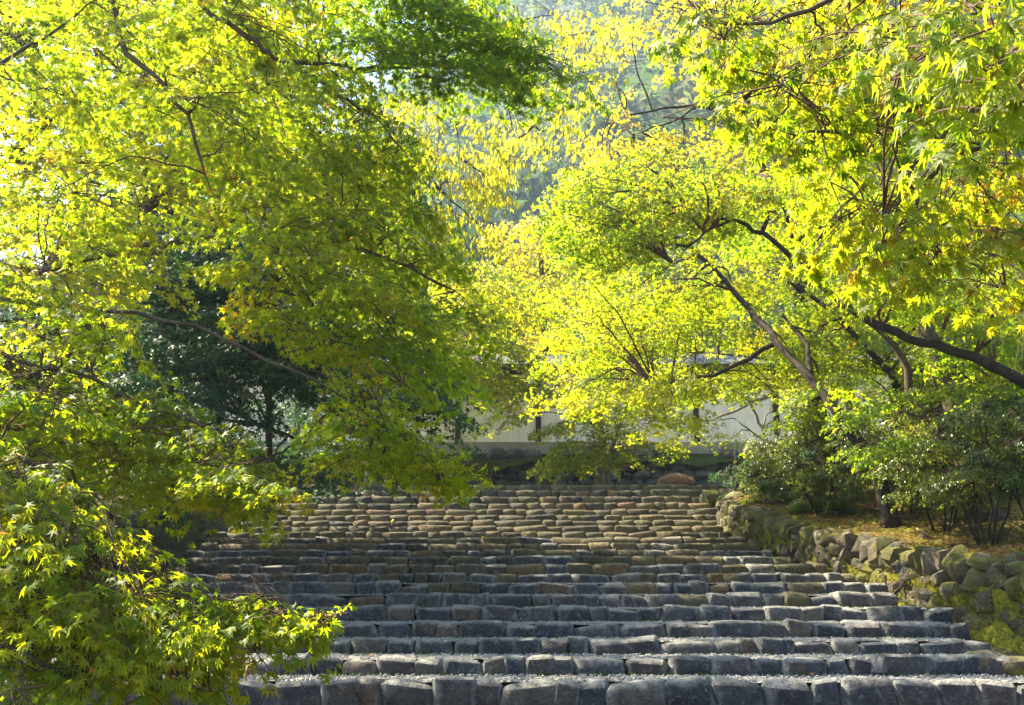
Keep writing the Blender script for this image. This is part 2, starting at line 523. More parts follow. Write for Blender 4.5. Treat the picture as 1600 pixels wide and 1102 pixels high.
# stones: chamfered irregular blocks, a handful of meshes shared by all
def stone_mesh(name, seed, mat, cham=(0.16, 0.14, 0.2), jit=0.06, bulge=0.10, sharp=38):
    r = random.Random(seed)
    V, idx = [], {}
    sgn = (-1, 1)
    for a in sgn:
        for b_ in sgn:
            for c in sgn:
                cj = Vector((r.uniform(-jit, jit), r.uniform(-jit, jit), r.uniform(-jit, jit)))
                ch = [q * r.uniform(0.6, 1.5) for q in cham]
                for ax in range(3):
                    p = [0.5 * a, 0.5 * b_, 0.5 * c]
                    for o in range(3):
                        if o != ax:
                            p[o] *= (1 - 2 * ch[o] * r.uniform(0.8, 1.2))
                    idx[(a, b_, c, ax)] = len(V)
                    V.append(Vector(p) + cj * Vector((1, 1, 1)).length / 1.73)
    Fc = []
    for ax in range(3):
        o1, o2 = (ax + 1) % 3, (ax + 2) % 3
        for s in sgn:
            ring = []
            for (u, w) in ((-1, -1), (1, -1), (1, 1), (-1, 1)):
                k = [0, 0, 0]; k[ax] = s; k[o1] = u; k[o2] = w
                ring.append(idx[(k[0], k[1], k[2], ax)])
            if s < 0: ring.reverse()
            c = sum((V[i] for i in ring), Vector()) / 4
            c[ax] += s * bulge * r.uniform(0.3, 1.0)
            c[o1] += r.uniform(-0.1, 0.1); c[o2] += r.uniform(-0.1, 0.1)
            ci = len(V); V.append(c)
            for q in range(4):
                Fc.append((ring[q], ring[(q + 1) % 4], ci))
    for ax in range(3):                       # edge strips
        o1, o2 = (ax + 1) % 3, (ax + 2) % 3
        for u in sgn:
            for w in sgn:
                def K(s, f):
                    k = [0, 0, 0]; k[ax] = s; k[o1] = u; k[o2] = w
                    return idx[(k[0], k[1], k[2], f)]
                q = [K(-1, o1), K(1, o1), K(1, o2), K(-1, o2)]
                if u * w > 0: q.reverse()
                q.reverse()
                Fc.append(tuple(q))
    for a in sgn:
        for b_ in sgn:
            for c in sgn:
                t = [idx[(a, b_, c, 0)], idx[(a, b_, c, 1)], idx[(a, b_, c, 2)]]
                if a * b_ * c < 0: t.reverse()
                Fc.append(tuple(t))
    me = bpy.data.meshes.new(name)
    me.from_pydata([tuple(v) for v in V], [], Fc)
    import bmesh
    bm = bmesh.new(); bm.from_mesh(me); bmesh.ops.recalc_face_normals(bm, faces=bm.faces); bm.to_mesh(me); bm.free()
    me.polygons.foreach_set('use_smooth', [True] * len(me.polygons))
    me.update()
    me.set_sharp_from_angle(angle=math.radians(sharp))
    if mat: me.materials.append(mat)
    return me


step_meshes = [stone_mesh('stone', 100 + i, M['step_stone'], (0.085, 0.13, 0.115), 0.085, 0.07) for i in range(14)]
round_meshes = [stone_mesh('stone', 200 + i, M['upper_stone'], (0.07, 0.12, 0.15), 0.06, 0.07) for i in range(12)]
wall_meshes = [stone_mesh('stone', 300 + i, M['wall_stone'], (0.15, 0.2, 0.16), 0.15, 0.10) for i in range(14)]
bank_meshes = [stone_mesh('stone', 400 + i, M['bank_stone'], (0.2, 0.2, 0.22), 0.10, 0.12) for i in range(12)]


def mesh_arrays(me):
    me.calc_loop_triangles()
    v = np.zeros(len(me.vertices) * 3, dtype=np.float32); me.vertices.foreach_get('co', v)
    t = np.zeros(len(me.loop_triangles) * 3, dtype=np.int32); me.loop_triangles.foreach_get('vertices', t)
    return v.reshape(-1, 3), t.reshape(-1, 3)


stairway = empty('stone_stairway', (0, SY[0], SZ[0] - 0.2))
tag(stairway, 'wide stairway of rough stone steps filled with pale gravel climbing between the maples', kind='structure')
rs = random.Random(5)
upV, upT, upTint, upn = [], [], [], 0
N_SINGLE = 13
for n in range(NROW):
    y0, z1 = SY[n], SZ[n]
    z0 = SZ[n - 1] if n else z1 - 0.225
    yb = SY[n + 1] if n + 1 < NROW else y0 + 1.2
    # gravel tread
    nx, ny = int((XR[n] - XL[n]) / 0.13), 8
    X, Yg = np.meshgrid(np.linspace(XL[n] - 0.05, XR[n] - 0.05, nx), np.linspace(y0 + 0.11, yb + 0.2, ny))
    Z = z1 - 0.008 + 0.014 * vnoise(X * 6, Yg * 6, 40 + n) - (0.02 if n > 6 else 0)
    Yg = Yg - X * SKEW
    step = link('step', mesh_np('step', np.stack([X, Yg, Z], -1).reshape(-1, 3), grid_faces(ny, nx), M['gravel']))
    step.parent = stairway
    step.matrix_parent_inverse = Matrix.Translation(-stairway.location)
    # riser stones
    x = XL[n] + rs.uniform(0, 0.2)
    while x < XR[n] - 0.1:
        w = rs.choice([rs.uniform(0.2, 0.34), rs.uniform(0.32, 0.5), rs.uniform(0.4, 0.66)]) * (0.86 if n < 8 else 1.0)
        w = min(w, XR[n] - x + 0.06)
        h = (z1 - z0) * rs.uniform(0.98, 1.14) + 0.06
        d = rs.uniform(0.26, 0.4)
        lit = rs.uniform(-0.03, 0.016) if n < 7 else rs.uniform(-0.014, 0.010)
        loc = Vector((x + w / 2, y0 + d / 2 + rs.uniform(-0.04, 0.03) - (x + w / 2) * SKEW, z1 + lit - h / 2 + 0.012))
        kr = 1.0 if n < 7 else 0.45
        rot = (kr * rs.uniform(-0.12, 0.12), kr * rs.uniform(-0.09, 0.09), kr * rs.uniform(-0.16, 0.16) + rs.choice((0.0, PI)))
        me = rs.choice(step_meshes if rs.random() < np.interp(n, [4, 11], [1.0, 0.12]) else round_meshes)  # sun-tinted warm stones grow more frequent towards the top
        scl = (w + rs.uniform(-0.01, 0.025), d, h * rs.choice((1, 1, -1)))
        if n < N_SINGLE:
            o = link('stone', me, step)
            o.matrix_parent_inverse = Matrix.Translation(-stairway.location)
            o.location, o.rotation_euler, o.scale = loc + stairway.location, rot, scl
            o.matrix_parent_inverse = Matrix.Identity(4)
            o.location = loc
        else:
            v, t = mesh_arrays(me)
            mt = (Matrix.Translation(loc) @ Matrix.LocRotScale(None, __import__('mathutils').Euler(rot), Vector(scl)))
            A = np.array(mt)
            upV.append(v @ A[:3, :3].T + A[:3, 3]); upT.append(t + upn); upTint.append(np.full(len(t), rs.random())); upn += len(v)
        x += w
# the far rows: real stones, past the 300 that show largest
m2 = stone_mat('upper_stones_sun_tint_joined', UP_SUN_STOPS, (0.32, 0.29, 0.20), 0.15, 0.35, 0.25)
for nd in list(m2.node_tree.nodes):
    if nd.type == 'OBJECT_INFO':
        a = m2.node_tree.nodes.new('ShaderNodeAttribute'); a.attribute_name = 'tint'
        for l in list(nd.outputs['Random'].links):
            m2.node_tree.links.new(a.outputs['Fac'], l.to_socket)
far_st = link('stone', mesh_np('far_stones', np.concatenate(upV), np.concatenate(upT), m2, attr={'tint': np.concatenate(upTint)}), stairway)
far_st.matrix_parent_inverse = Matrix.Translation(-stairway.location)
far_st['kind'] = 'stuff'
far_st['label'] = 'small sunlit stones of the far upper steps'

# loose gravel and moss on the near treads
octV = np.array([[1, 0, 0], [-1, 0, 0], [0, 1, 0], [0, -1, 0], [0, 0, 0.8], [0, 0, -0.8]], float)
octT = np.array([[0, 2, 4], [2, 1, 4], [1, 3, 4], [3, 0, 4], [2, 0, 5], [1, 2, 5], [3, 1, 5], [0, 3, 5]])
pv, pt, k = [], [], 0
for n in range(0, 7):
    cnt = 3800 if n < 4 else 1600
    X = RNG.uniform(XL[n], XR[n] - 0.1, cnt)
    Yp = RNG.uniform(SY[n] + 0.1, SY[n + 1] + 0.02, cnt) - X * SKEW
    S = RNG.uniform(0.007, 0.017, cnt)
    Zp = np.full(cnt, SZ[n] - 0.002) + RNG.uniform(-0.004, 0.012, cnt)
    V = octV[None] * (S[:, None, None] * RNG.uniform(0.6, 1.3, (cnt, 6, 1))) + np.stack([X, Yp, Zp], -1)[:, None]
    pv.append(V.reshape(-1, 3)); pt.append((octT[None] + (np.arange(cnt) * 6)[:, None, None]).reshape(-1, 3) + k); k += cnt * 6
gravel = link('gravel', mesh_np('gravel', np.concatenate(pv), np.concatenate(pt), M['gravel'], smooth=False))
tag(gravel, 'pale grey gravel filling the near stair treads', 'gravel', kind='stuff')


def blades(points, normals, size, count, spread, seed=0):
    """Short tufts: count thin triangles from every point."""
    r = np.random.default_rng(seed)
    P = np.repeat(points, count, 0) + r.normal(0, spread, (len(points) * count, 3))
    N = np.repeat(normals, count, 0) + r.normal(0, 0.45, (len(points) * count, 3))
    N /= np.linalg.norm(N, axis=1, keepdims=True)
    L = size * r.uniform(0.5, 1.3, len(P))
    S = np.cross(N, r.normal(0, 1, (len(P), 3))); S /= np.linalg.norm(S, axis=1, keepdims=True) + 1e-9
    w = L * 0.16
    V = np.stack([P - S * w[:, None], P + S * w[:, None], P + N * L[:, None]], 1).reshape(-1, 3)
    T = np.arange(len(V)).reshape(-1, 3)
    return V, T


mp, rs2 = [], random.Random(9)
for n in range(1, 6):
    for _ in range(26):
        x = rs2.uniform(-2.2, 4.4)
        if x > XR[n]: continue
        mp.append((x, SY[n] - 0.05 - x * SKEW, SZ[n - 1] + 0.0))
for _ in range(40):
    x = rs2.uniform(-3.5, -1.0); mp.append((x, SY[0] - 0.08 - x * SKEW, SZ[0] - 0.25))
V, T = blades(np.array(mp), np.tile([[0, -0.3, 1.0]], (len(mp), 1)), 0.035, 26, np.array([0.05, 0.02, 0.008]), 3)
mo = link('moss', mesh_np('moss', V, T, M['moss_green'], smooth=False))
tag(mo, 'small green moss tufts at the foot of the near steps', 'moss', kind='stuff')

# kerb boulders at the right foot of the stairs and red boulder at the head
def boulder(name, px, py, Y, w, d, h, mat, label, cat, seed, rz=0.0, group=None):
    me = stone_mesh(name, seed, mat, (0.24, 0.24, 0.26), 0.07, 0.12)
    p = at(px, py, Y)
    o = link(name, me)
    o.location = (p.x, p.y, p.z + h * 0.5 - 0.03); o.scale = (w, d, h); o.rotation_euler = (0, 0, rz)
    tag(o, label, cat, group)
    return o


boulder('boulder', 1055, 762, 25.6, 0.8, 0.5, 0.36, M['red_stone'], 'red-brown boulder resting at the head of the stairs against the mossy wall', 'boulder', 501)
boulder('boulder', 1112, 792, 23.6, 0.5, 0.5, 0.4, M['wall_stone'], 'grey boulder ending the upper steps beside the dark azalea', 'boulder', 502)
boulder('boulder', 1152, 800, 21.0, 0.5, 0.45, 0.42, M['wall_stone'], 'pale upright stone starting the upper end of the right retaining wall', 'boulder', 503)
boulder('boulder', 1540, 1055, 10.2, 0.55, 0.5, 0.24, M['wall_stone'], 'flat pale boulder in the gully beyond the second step', 'boulder', 504, 0.3)
boulder('boulder', 1585, 1060, 10.0, 0.42, 0.4, 0.22, M['wall_stone'], 'small pale boulder touching the foot of the mossy slope near the lowest step', 'boulder', 505, -0.4)
boulder('boulder', 1450, 1005, 12.2, 0.55, 0.5, 0.2, M['wall_stone'], 'flat mossy boulder at the outer end of the third step', 'boulder', 506, 0.8)

# ------------------------------------------------------------------ retaining walls
rwall = empty('retaining_wall', (5.3, 13.0, 1.2))
tag(rwall, 'sunlit mossy dry-stone retaining wall along the right of the stairs', 'stone wall')
rs = random.Random(11)


def put(mesh, parent, loc, rot, scl, name='stone'):
    o = link(name, mesh, parent)
    o.matrix_parent_inverse = Matrix.Translation(-parent.location)
    o.location, o.rotation_euler, o.scale = loc, rot, scl
    return o


y = 9.6
while y < 20.9:
    zb, zt, x0 = np.interp(y, WALL_Y, WALL_B), np.interp(y, WALL_Y, WALL_T), float(wall_x(y))
    x1 = float(wall_x(y + 0.3))
    yaw = math.atan2(-(x1 - x0), 0.3) + PI / 2
    w0 = rs.uniform(0.16, 0.29)
    z = zb - 0.12
    first = True
    while z < zt - 0.08:
        h = rs.uniform(0.12, 0.29)
        if z + h > zt - 0.1: h = zt - z + rs.uniform(-0.02, 0.06)
        w = w0 * rs.uniform(0.85, 1.2)
        put(rs.choice(wall_meshes), rwall, (x0 + 0.02 + rs.uniform(-0.07, 0.05) + (z - zb) * 0.08, y + w0 / 2 + rs.uniform(-0.05, 0.05), z + h / 2),
            (rs.uniform(-0.3, 0.3), rs.uniform(-0.45, 0.45), yaw + rs.uniform(-0.35, 0.35)), (w * 1.08, rs.uniform(0.3, 0.42), h * 1.14))
        z += h
    y += w0
# earth core behind the stones
cy_ = np.linspace(6.5, 21.0, 60)
cz = np.stack([np.interp(cy_, WALL_Y, WALL_B) - 0.3, np.interp(cy_, WALL_Y, WALL_T) - 0.05], 1)
CV = np.stack([np.stack([wall_x(cy_) - 0.03, cy_, cz[:, 0]], -1), np.stack([wall_x(cy_) + 0.05, cy_, cz[:, 1]], -1), np.stack([wall_x(cy_) + 0.5, cy_, cz[:, 1]], -1)], 1)
core = link('earth_core', mesh_np('earth_core', CV.reshape(-1, 3), grid_faces(60, 3), M['earth']), rwall)
core.matrix_parent_inverse = Matrix.Translation(-rwall.location)

# moss sheet hanging down the wall foot and covering the gully
my = np.arange(9.6, 20.6, 0.09)
mu = np.linspace(0, 1, 12)
MY, MU = np.meshgrid(my, mu, indexing='ij')
xs_r = np.interp(MY, SY, XR) - 0.1
xw = wall_x(MY)
fz = np.interp(MY, WALL_Y, WALL_B)
MX = xs_r + (xw - xs_r) * np.minimum(MU * 1.25, 1.0) - 0.06 * (MU > 0.8)
rise = np.clip((MU - 0.35) / 0.65, 0, 1)
hgt = (np.interp(MY, WALL_Y, WALL_T) - fz) * (np.interp(MY, [9, 14, 16.5, 19], [0.40, 0.46, 0.72, 0.9]) + 0.4 * vnoise(MY * 1.1, MY * 0 + 3.3, 61))
MZ = stair_z_np(MY) - 0.24 + 0.02 + rise ** 1.6 * hgt + 0.05 * vnoise(MX * 3, MY * 3, 62) - 0.10 * (1 - MU)
MZ = MZ + 0.025 * vnoise(MX * 9, MY * 9, 64, 2)
MX = MX - rise * 0.05 + 0.06 * vnoise(MY * 2.3, MU * 4, 63) * rise
mossg = link('moss', mesh_np('moss_slope', np.stack([MX, MY, MZ], -1).reshape(-1, 3), grid_faces(len(my), len(mu)), M['moss']))
tag(mossg, 'thick yellow-green moss spilling from the right retaining wall to the stairs', 'moss', kind='stuff')
pts = np.stack([MX, MY, MZ], -1).reshape(-1, 3)
r_ = np.random.default_rng(4)
sel = r_.choice(len(pts), 4200)
V, T = blades(pts[sel] + [0, 0, 0.0], np.tile([[-0.55, -0.35, -0.1]], (len(sel), 1)), 0.035, 18, 0.05, 5)
fringe = link('moss', mesh_np('moss_fringe', V, T, M['moss'], smooth=False))
tag(fringe, 'shaggy moss fringe on the slope under the right wall', 'moss', kind='stuff')

# left retaining wall
lwall = empty('retaining_wall', (LW_X, 15.0, 2.0))
tag(lwall, 'dark low dry-stone wall in the shade left of the stairs', 'stone wall')
y = 12.0
while y < 23.5:
    w0 = rs.uniform(0.32, 0.5)
    zb = stair_z(y) - 0.28
    z, zt = zb, stair_z(y) + 0.66
    while z < zt - 0.06:
        h = rs.uniform(0.22, 0.42)
        if z + h > zt - 0.12: h = zt - z
        put(rs.choice(wall_meshes), lwall, (LW_X + rs.uniform(-0.04, 0.06), y + w0 / 2, z + h / 2),
            (rs.uniform(-0.2, 0.2), rs.uniform(-0.1, 0.1), -PI / 2 + rs.uniform(-0.2, 0.2)), (w0 * rs.uniform(0.9, 1.15), 0.36, h * 1.05))
        z += h
    y += w0

# ------------------------------------------------------------------ temple wall on its mossy stone base
BANK_Y, BZ0, BZ1 = 30.6, SZ[-1] - 0.03, 5.72
sbase = empty('stone_base_wall', (1.0, BANK_Y, BZ0))
tag(sbase, 'dark mossy rubble wall carrying the white plaster wall at the head of the stairs', 'stone wall')
rs = random.Random(21)
z = BZ0 - 0.05
while z < BZ1 - 0.1:
    h = rs.uniform(0.22, 0.34)
    x = -10.5
    while x < 12.0:
        w = rs.uniform(0.25, 0.62)
        if z < BZ1 - 0.45 or rs.random() < 0.5:
            put(rs.choice(bank_meshes), sbase, (x + w / 2, BANK_Y + rs.uniform(-0.06, 0.05) + (z - BZ0) * 0.12, z + h / 2),
                (rs.uniform(-0.2, 0.2), rs.uniform(-0.25, 0.25), rs.uniform(-0.2, 0.2)), (w * 1.02, rs.uniform(0.35, 0.5), h * rs.uniform(0.9, 1.2)))
        x += w
    z += h
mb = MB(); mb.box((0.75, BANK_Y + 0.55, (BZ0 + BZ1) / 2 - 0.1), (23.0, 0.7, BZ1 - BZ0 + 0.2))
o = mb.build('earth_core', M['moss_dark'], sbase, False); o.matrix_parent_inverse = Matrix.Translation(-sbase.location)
# moss blanket over the shoulder of the base
X, U = np.meshgrid(np.arange(-10.5, 12.01, 0.12), np.linspace(0, 1, 9))
low = 0.50 + 0.32 * vnoise(X * 0.9, X * 0, 71)
Zm = BZ1 + 0.05 - U ** 1.3 * low + 0.04 * vnoise(X * 4, U * 5, 72)
Ym = BANK_Y + 0.45 - 0.72 * np.sqrt(np.clip(U, 0, 1)) + 0.05 * vnoise(X * 3, U * 4 + 9, 73)
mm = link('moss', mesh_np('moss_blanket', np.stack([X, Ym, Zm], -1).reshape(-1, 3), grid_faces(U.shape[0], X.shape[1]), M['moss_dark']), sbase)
mm.matrix_parent_inverse = Matrix.Translation(-sbase.location)
mm['kind'] = 'stuff'

PW_Y = BANK_Y + 0.75
pwall = empty('plaster_wall', (1.0, PW_Y, BZ1))
tag(pwall, 'white plaster temple wall with dark posts on a granite footing behind the trees', 'wall')
pm = Matrix.Translation(-pwall.location)
post_px = [220, 343, 466, 716, 841, 964, 1087, 1212, 1306, 1440]
post_x = [at(p, 660, PW_Y).x for p in post_px]
post_x.insert(3, (post_x[2] + post_x[3]) / 2)
gz0, gz1 = 5.80, 6.16
x = -10.4
rs = random.Random(31)
while x < 12.2:                        # granite footing blocks
    w = rs.uniform(1.2, 1.7)
    mb = MB(); mb.box((x + w / 2, PW_Y, (gz0 + gz1) / 2), (w - 0.012, 0.42 + rs.uniform(-0.01, 0.01), gz1 - gz0))
    o = mb.build('granite_block', M['granite'], pwall, False); o.matrix_parent_inverse = pm
    x += w
mb = MB()
x = -10.4
while x < 12.2:                        # thin packing stones under the footing
    w = rs.uniform(0.3, 0.8)
    mb.box((x + w / 2, PW_Y - 0.02 + rs.uniform(-0.03, 0.03), gz0 - 0.06), (w * 0.93, 0.5, rs.uniform(0.06, 0.11)), rs.uniform(-0.03, 0.03))
    x += w
o = mb.build('packing_stones', M['bank_stone'], pwall, False); o.matrix_parent_inverse = pm; o['kind'] = 'stuff'
WT = 8.3
edges = [-10.4] + post_x + [12.2]
for a, b_ in zip(edges[:-1], edges[1:]):
    mb = MB(); mb.box(((a + b_) / 2, PW_Y + 0.02, (gz1 + WT) / 2), (b_ - a - 0.165, 0.22, WT - gz1))
    o = mb.build('plaster_panel', M['plaster'], pwall, False); o.matrix_parent_inverse = pm
for px_ in post_x:
    mb = MB(); mb.box((px_, PW_Y - 0.02, (gz1 + WT) / 2), (0.165, 0.30, WT - gz1))
    o = mb.build('post', M['dark_wood'], pwall, False); o.matrix_parent_inverse = pm
mb = MB(); mb.box((0.9, PW_Y, WT + 0.1), (22.8, 0.34, 0.2))
o = mb.build('top_beam', M['dark_wood'], pwall, False); o.matrix_parent_inverse = pm
mb = MB()
mb.add([(-10.8, PW_Y - 0.75, WT + 0.2), (12.6, PW_Y - 0.75, WT + 0.2), (12.6, PW_Y, WT + 0.65), (-10.8, PW_Y, WT + 0.65), (12.6, PW_Y + 0.75, WT + 0.2), (-10.8, PW_Y + 0.75, WT + 0.2)],
       [(0, 1, 2, 3), (3, 2, 4, 5), (0, 5, 4, 1), (1, 4, 2), (0, 3, 5)])
o = mb.build('roof', M['roof_tile'], pwall, False); o.matrix_parent_inverse = pm

# ------------------------------------------------------------------ the hill beyond
hx = np.linspace(-300, 420, 70)
hy = np.linspace(58, 420, 50)
HX, HY = np.meshgrid(hx, hy)


def hill_z(x, y):
    ridge = 172 * np.exp(-((x - 50) / 170.0) ** 2) * (0.45 + 0.55 / (1 + np.exp((-x - 40) / 25.0)))
    t = np.clip((y - 62) / 170.0, 0, 1.2)
    return 4.0 + ridge * (t ** 0.92) + 7 * vnoise(x / 45.0, y / 45.0, 81) * np.clip(t * 4, 0, 1)


hill = link('hill', mesh_np('hill', np.stack([HX, HY, hill_z(HX, HY)], -1).reshape(-1, 3), grid_faces(50, 70), M['hill']))
tag(hill, 'steep wooded hillside fading into blue haze beyond the trees', kind='structure')


# ------------------------------------------------------------------ leaves
def maple_leaf(lobes, fine, seed=0):
    """Verts and triangles of a palmate leaf, base at the origin, middle lobe one unit long along +X."""
    r = random.Random(seed)
    angs = {7: [-122, -82, -42, 0, 42, 82, 122], 5: [-108, -52, 0, 52, 108], 3: [-72, 0, 72]}[lobes]
    lens = {7: [0.42, 0.74, 0.93, 1.0, 0.93, 0.74, 0.42], 5: [0.68, 0.92, 1.0, 0.92, 0.68], 3: [0.9, 1.0, 0.9]}[lobes]
    pts = [(0, 0, 0)]

    def P(a, rad):
        a = math.radians(a)
        return (rad * math.cos(a), rad * math.sin(a), -0.30 * rad * rad + 0.08 * rad)
    n = len(angs)
    for i, (a, l) in enumerate(zip(angs, lens)):
        l *= r.uniform(0.92, 1.08)
        a += r.uniform(-4, 4)
        prev = angs[i - 1] if i else a - 40
        if i or fine:
            pts.append(P((a + prev) / 2 if i else a - 26, (0.32 if lobes > 3 else 0.44) if i else 0.12))
        if fine:
            q = P(a - 11 * 0.72, l * 0.55); pts.append((q[0], q[1], q[2] - 0.04))
        pts.append(P(a, l))
        if fine:
            q = P(a + 11 * 0.72, l * 0.55); pts.append((q[0], q[1], q[2] - 0.04))
    if fine:
        pts.append(P(angs[-1] + 26, 0.12))
    T = [(0, i, i + 1) for i in range(1, len(pts) - 1)]
    return np.array(pts), np.array(T)


LEAF = {
    'fine': maple_leaf(7, True, 1),
    'mid': maple_leaf(5, False, 2),
    'small': maple_leaf(3, False, 3),
    'tiny': (np.array([[0, 0, 0], [0.45, -0.62, -0.1], [1.0, 0, -0.25], [0.45, 0.62, -0.1]]), np.array([[0, 1, 2], [0, 2, 3]])),
    'oval': (np.array([[0, 0, 0], [0.35, -0.24, 0.03], [0.72, -0.2, 0.0], [1.0, 0, -0.12], [0.72, 0.2, 0.0], [0.35, 0.24, 0.03], [0.5, 0, -0.05]]),
             np.array([[0, 1, 6], [1, 2, 6], [2, 3, 6], [3, 4, 6], [4, 5, 6], [5, 0, 6]])),
    'long': (np.array([[0, 0, 0], [0.3, -0.16, 0.02], [0.65, -0.14, -0.05], [1.0, 0, -0.2], [0.65, 0.14, -0.05], [0.3, 0.16, 0.02]]),
             np.array([[0, 1, 5], [1, 2, 5], [2, 4, 5], [2, 3, 4]])),
}


def make_spray(seed, length, gap, L, hang=0.0):
    """One flat twig fan: leaf frames (pos, forward, normal, size) and its twig lines."""
    r = random.Random(seed)
    pos, fwd, nrm, siz, tw = [], [], [], [], []
    zc = lambda x, y: -0.28 * (x * x + y * y) / max(length, 0.1)

    def leaf(x, y, head, s, z0=0.0):
        pit = r.uniform(0.0, 0.75) + hang
        f = Vector((math.cos(head) * math.cos(pit), math.sin(head) * math.cos(pit), -math.sin(pit)))
        u = Vector((math.cos(head) * math.sin(pit), math.sin(head) * math.sin(pit), math.cos(pit)))
        side = u.cross(f)
        roll = r.gauss(0, 0.42)
        u = u * math.cos(roll) + side * math.sin(roll)
        off = 0.45 * L
        pos.append((x + math.cos(head) * off, y + math.sin(head) * off, zc(x, y) + z0 - 0.2 * L + r.gauss(0, 0.25 * L)))
        fwd.append(tuple(f)); nrm.append(tuple(u)); siz.append(s)

    def shoot(x, y, head, ln, depth):
        pts = [(x, y, zc(x, y))]
        d = gap * 0.7
        k = 0
        while d < ln:
            head += r.gauss(0, 0.07)
            x += math.cos(head) * gap; y += math.sin(head) * gap
            pts.append((x, y, zc(x, y)))
            if depth < 2:
                rest = (ln - d) * r.uniform(0.45, 0.75)
                for sg in (-1, 1):
                    if rest > gap and r.random() < (0.85 if depth == 0 else 0.35):
                        shoot(x, y, head + sg * r.uniform(0.6, 0.95), rest, depth + 1)
                    else:
                        leaf(x, y, head + sg * r.uniform(0.5, 1.2), L * r.uniform(0.7, 1.12))
            else:
                for sg in (-1, 1):
                    leaf(x, y, head + sg * r.uniform(0.5, 1.2), L * r.uniform(0.7, 1.12))
            d += gap; k += 1
        leaf(x, y, head + r.gauss(0, 0.2), L * r.uniform(0.9, 1.2))
        leaf(x, y, head + r.choice((-0.6, 0.6)), L * r.uniform(0.7, 1.0))
        if len(pts) > 1: tw.append(pts)
    shoot(0, 0, 0, length, 0)
    return np.array(pos), np.array(fwd), np.array(nrm), np.array(siz), tw


def in_poly(poly, n, r):
    P = np.array(poly, float)
    lo, hi = P.min(0), P.max(0)
    out = []
    while len(out) < n:
        x, y = r.uniform(lo[0], hi[0]), r.uniform(lo[1], hi[1])
        c, j = False, len(P) - 1
        for i in range(len(P)):
            if (P[i][1] > y) != (P[j][1] > y) and x < (P[j][0] - P[i][0]) * (y - P[i][1]) / (P[j][1] - P[i][1]) + P[i][0]:
                c = not c
            j = i
        if c: out.append((x, y))
    return out


TOTAL = [0]


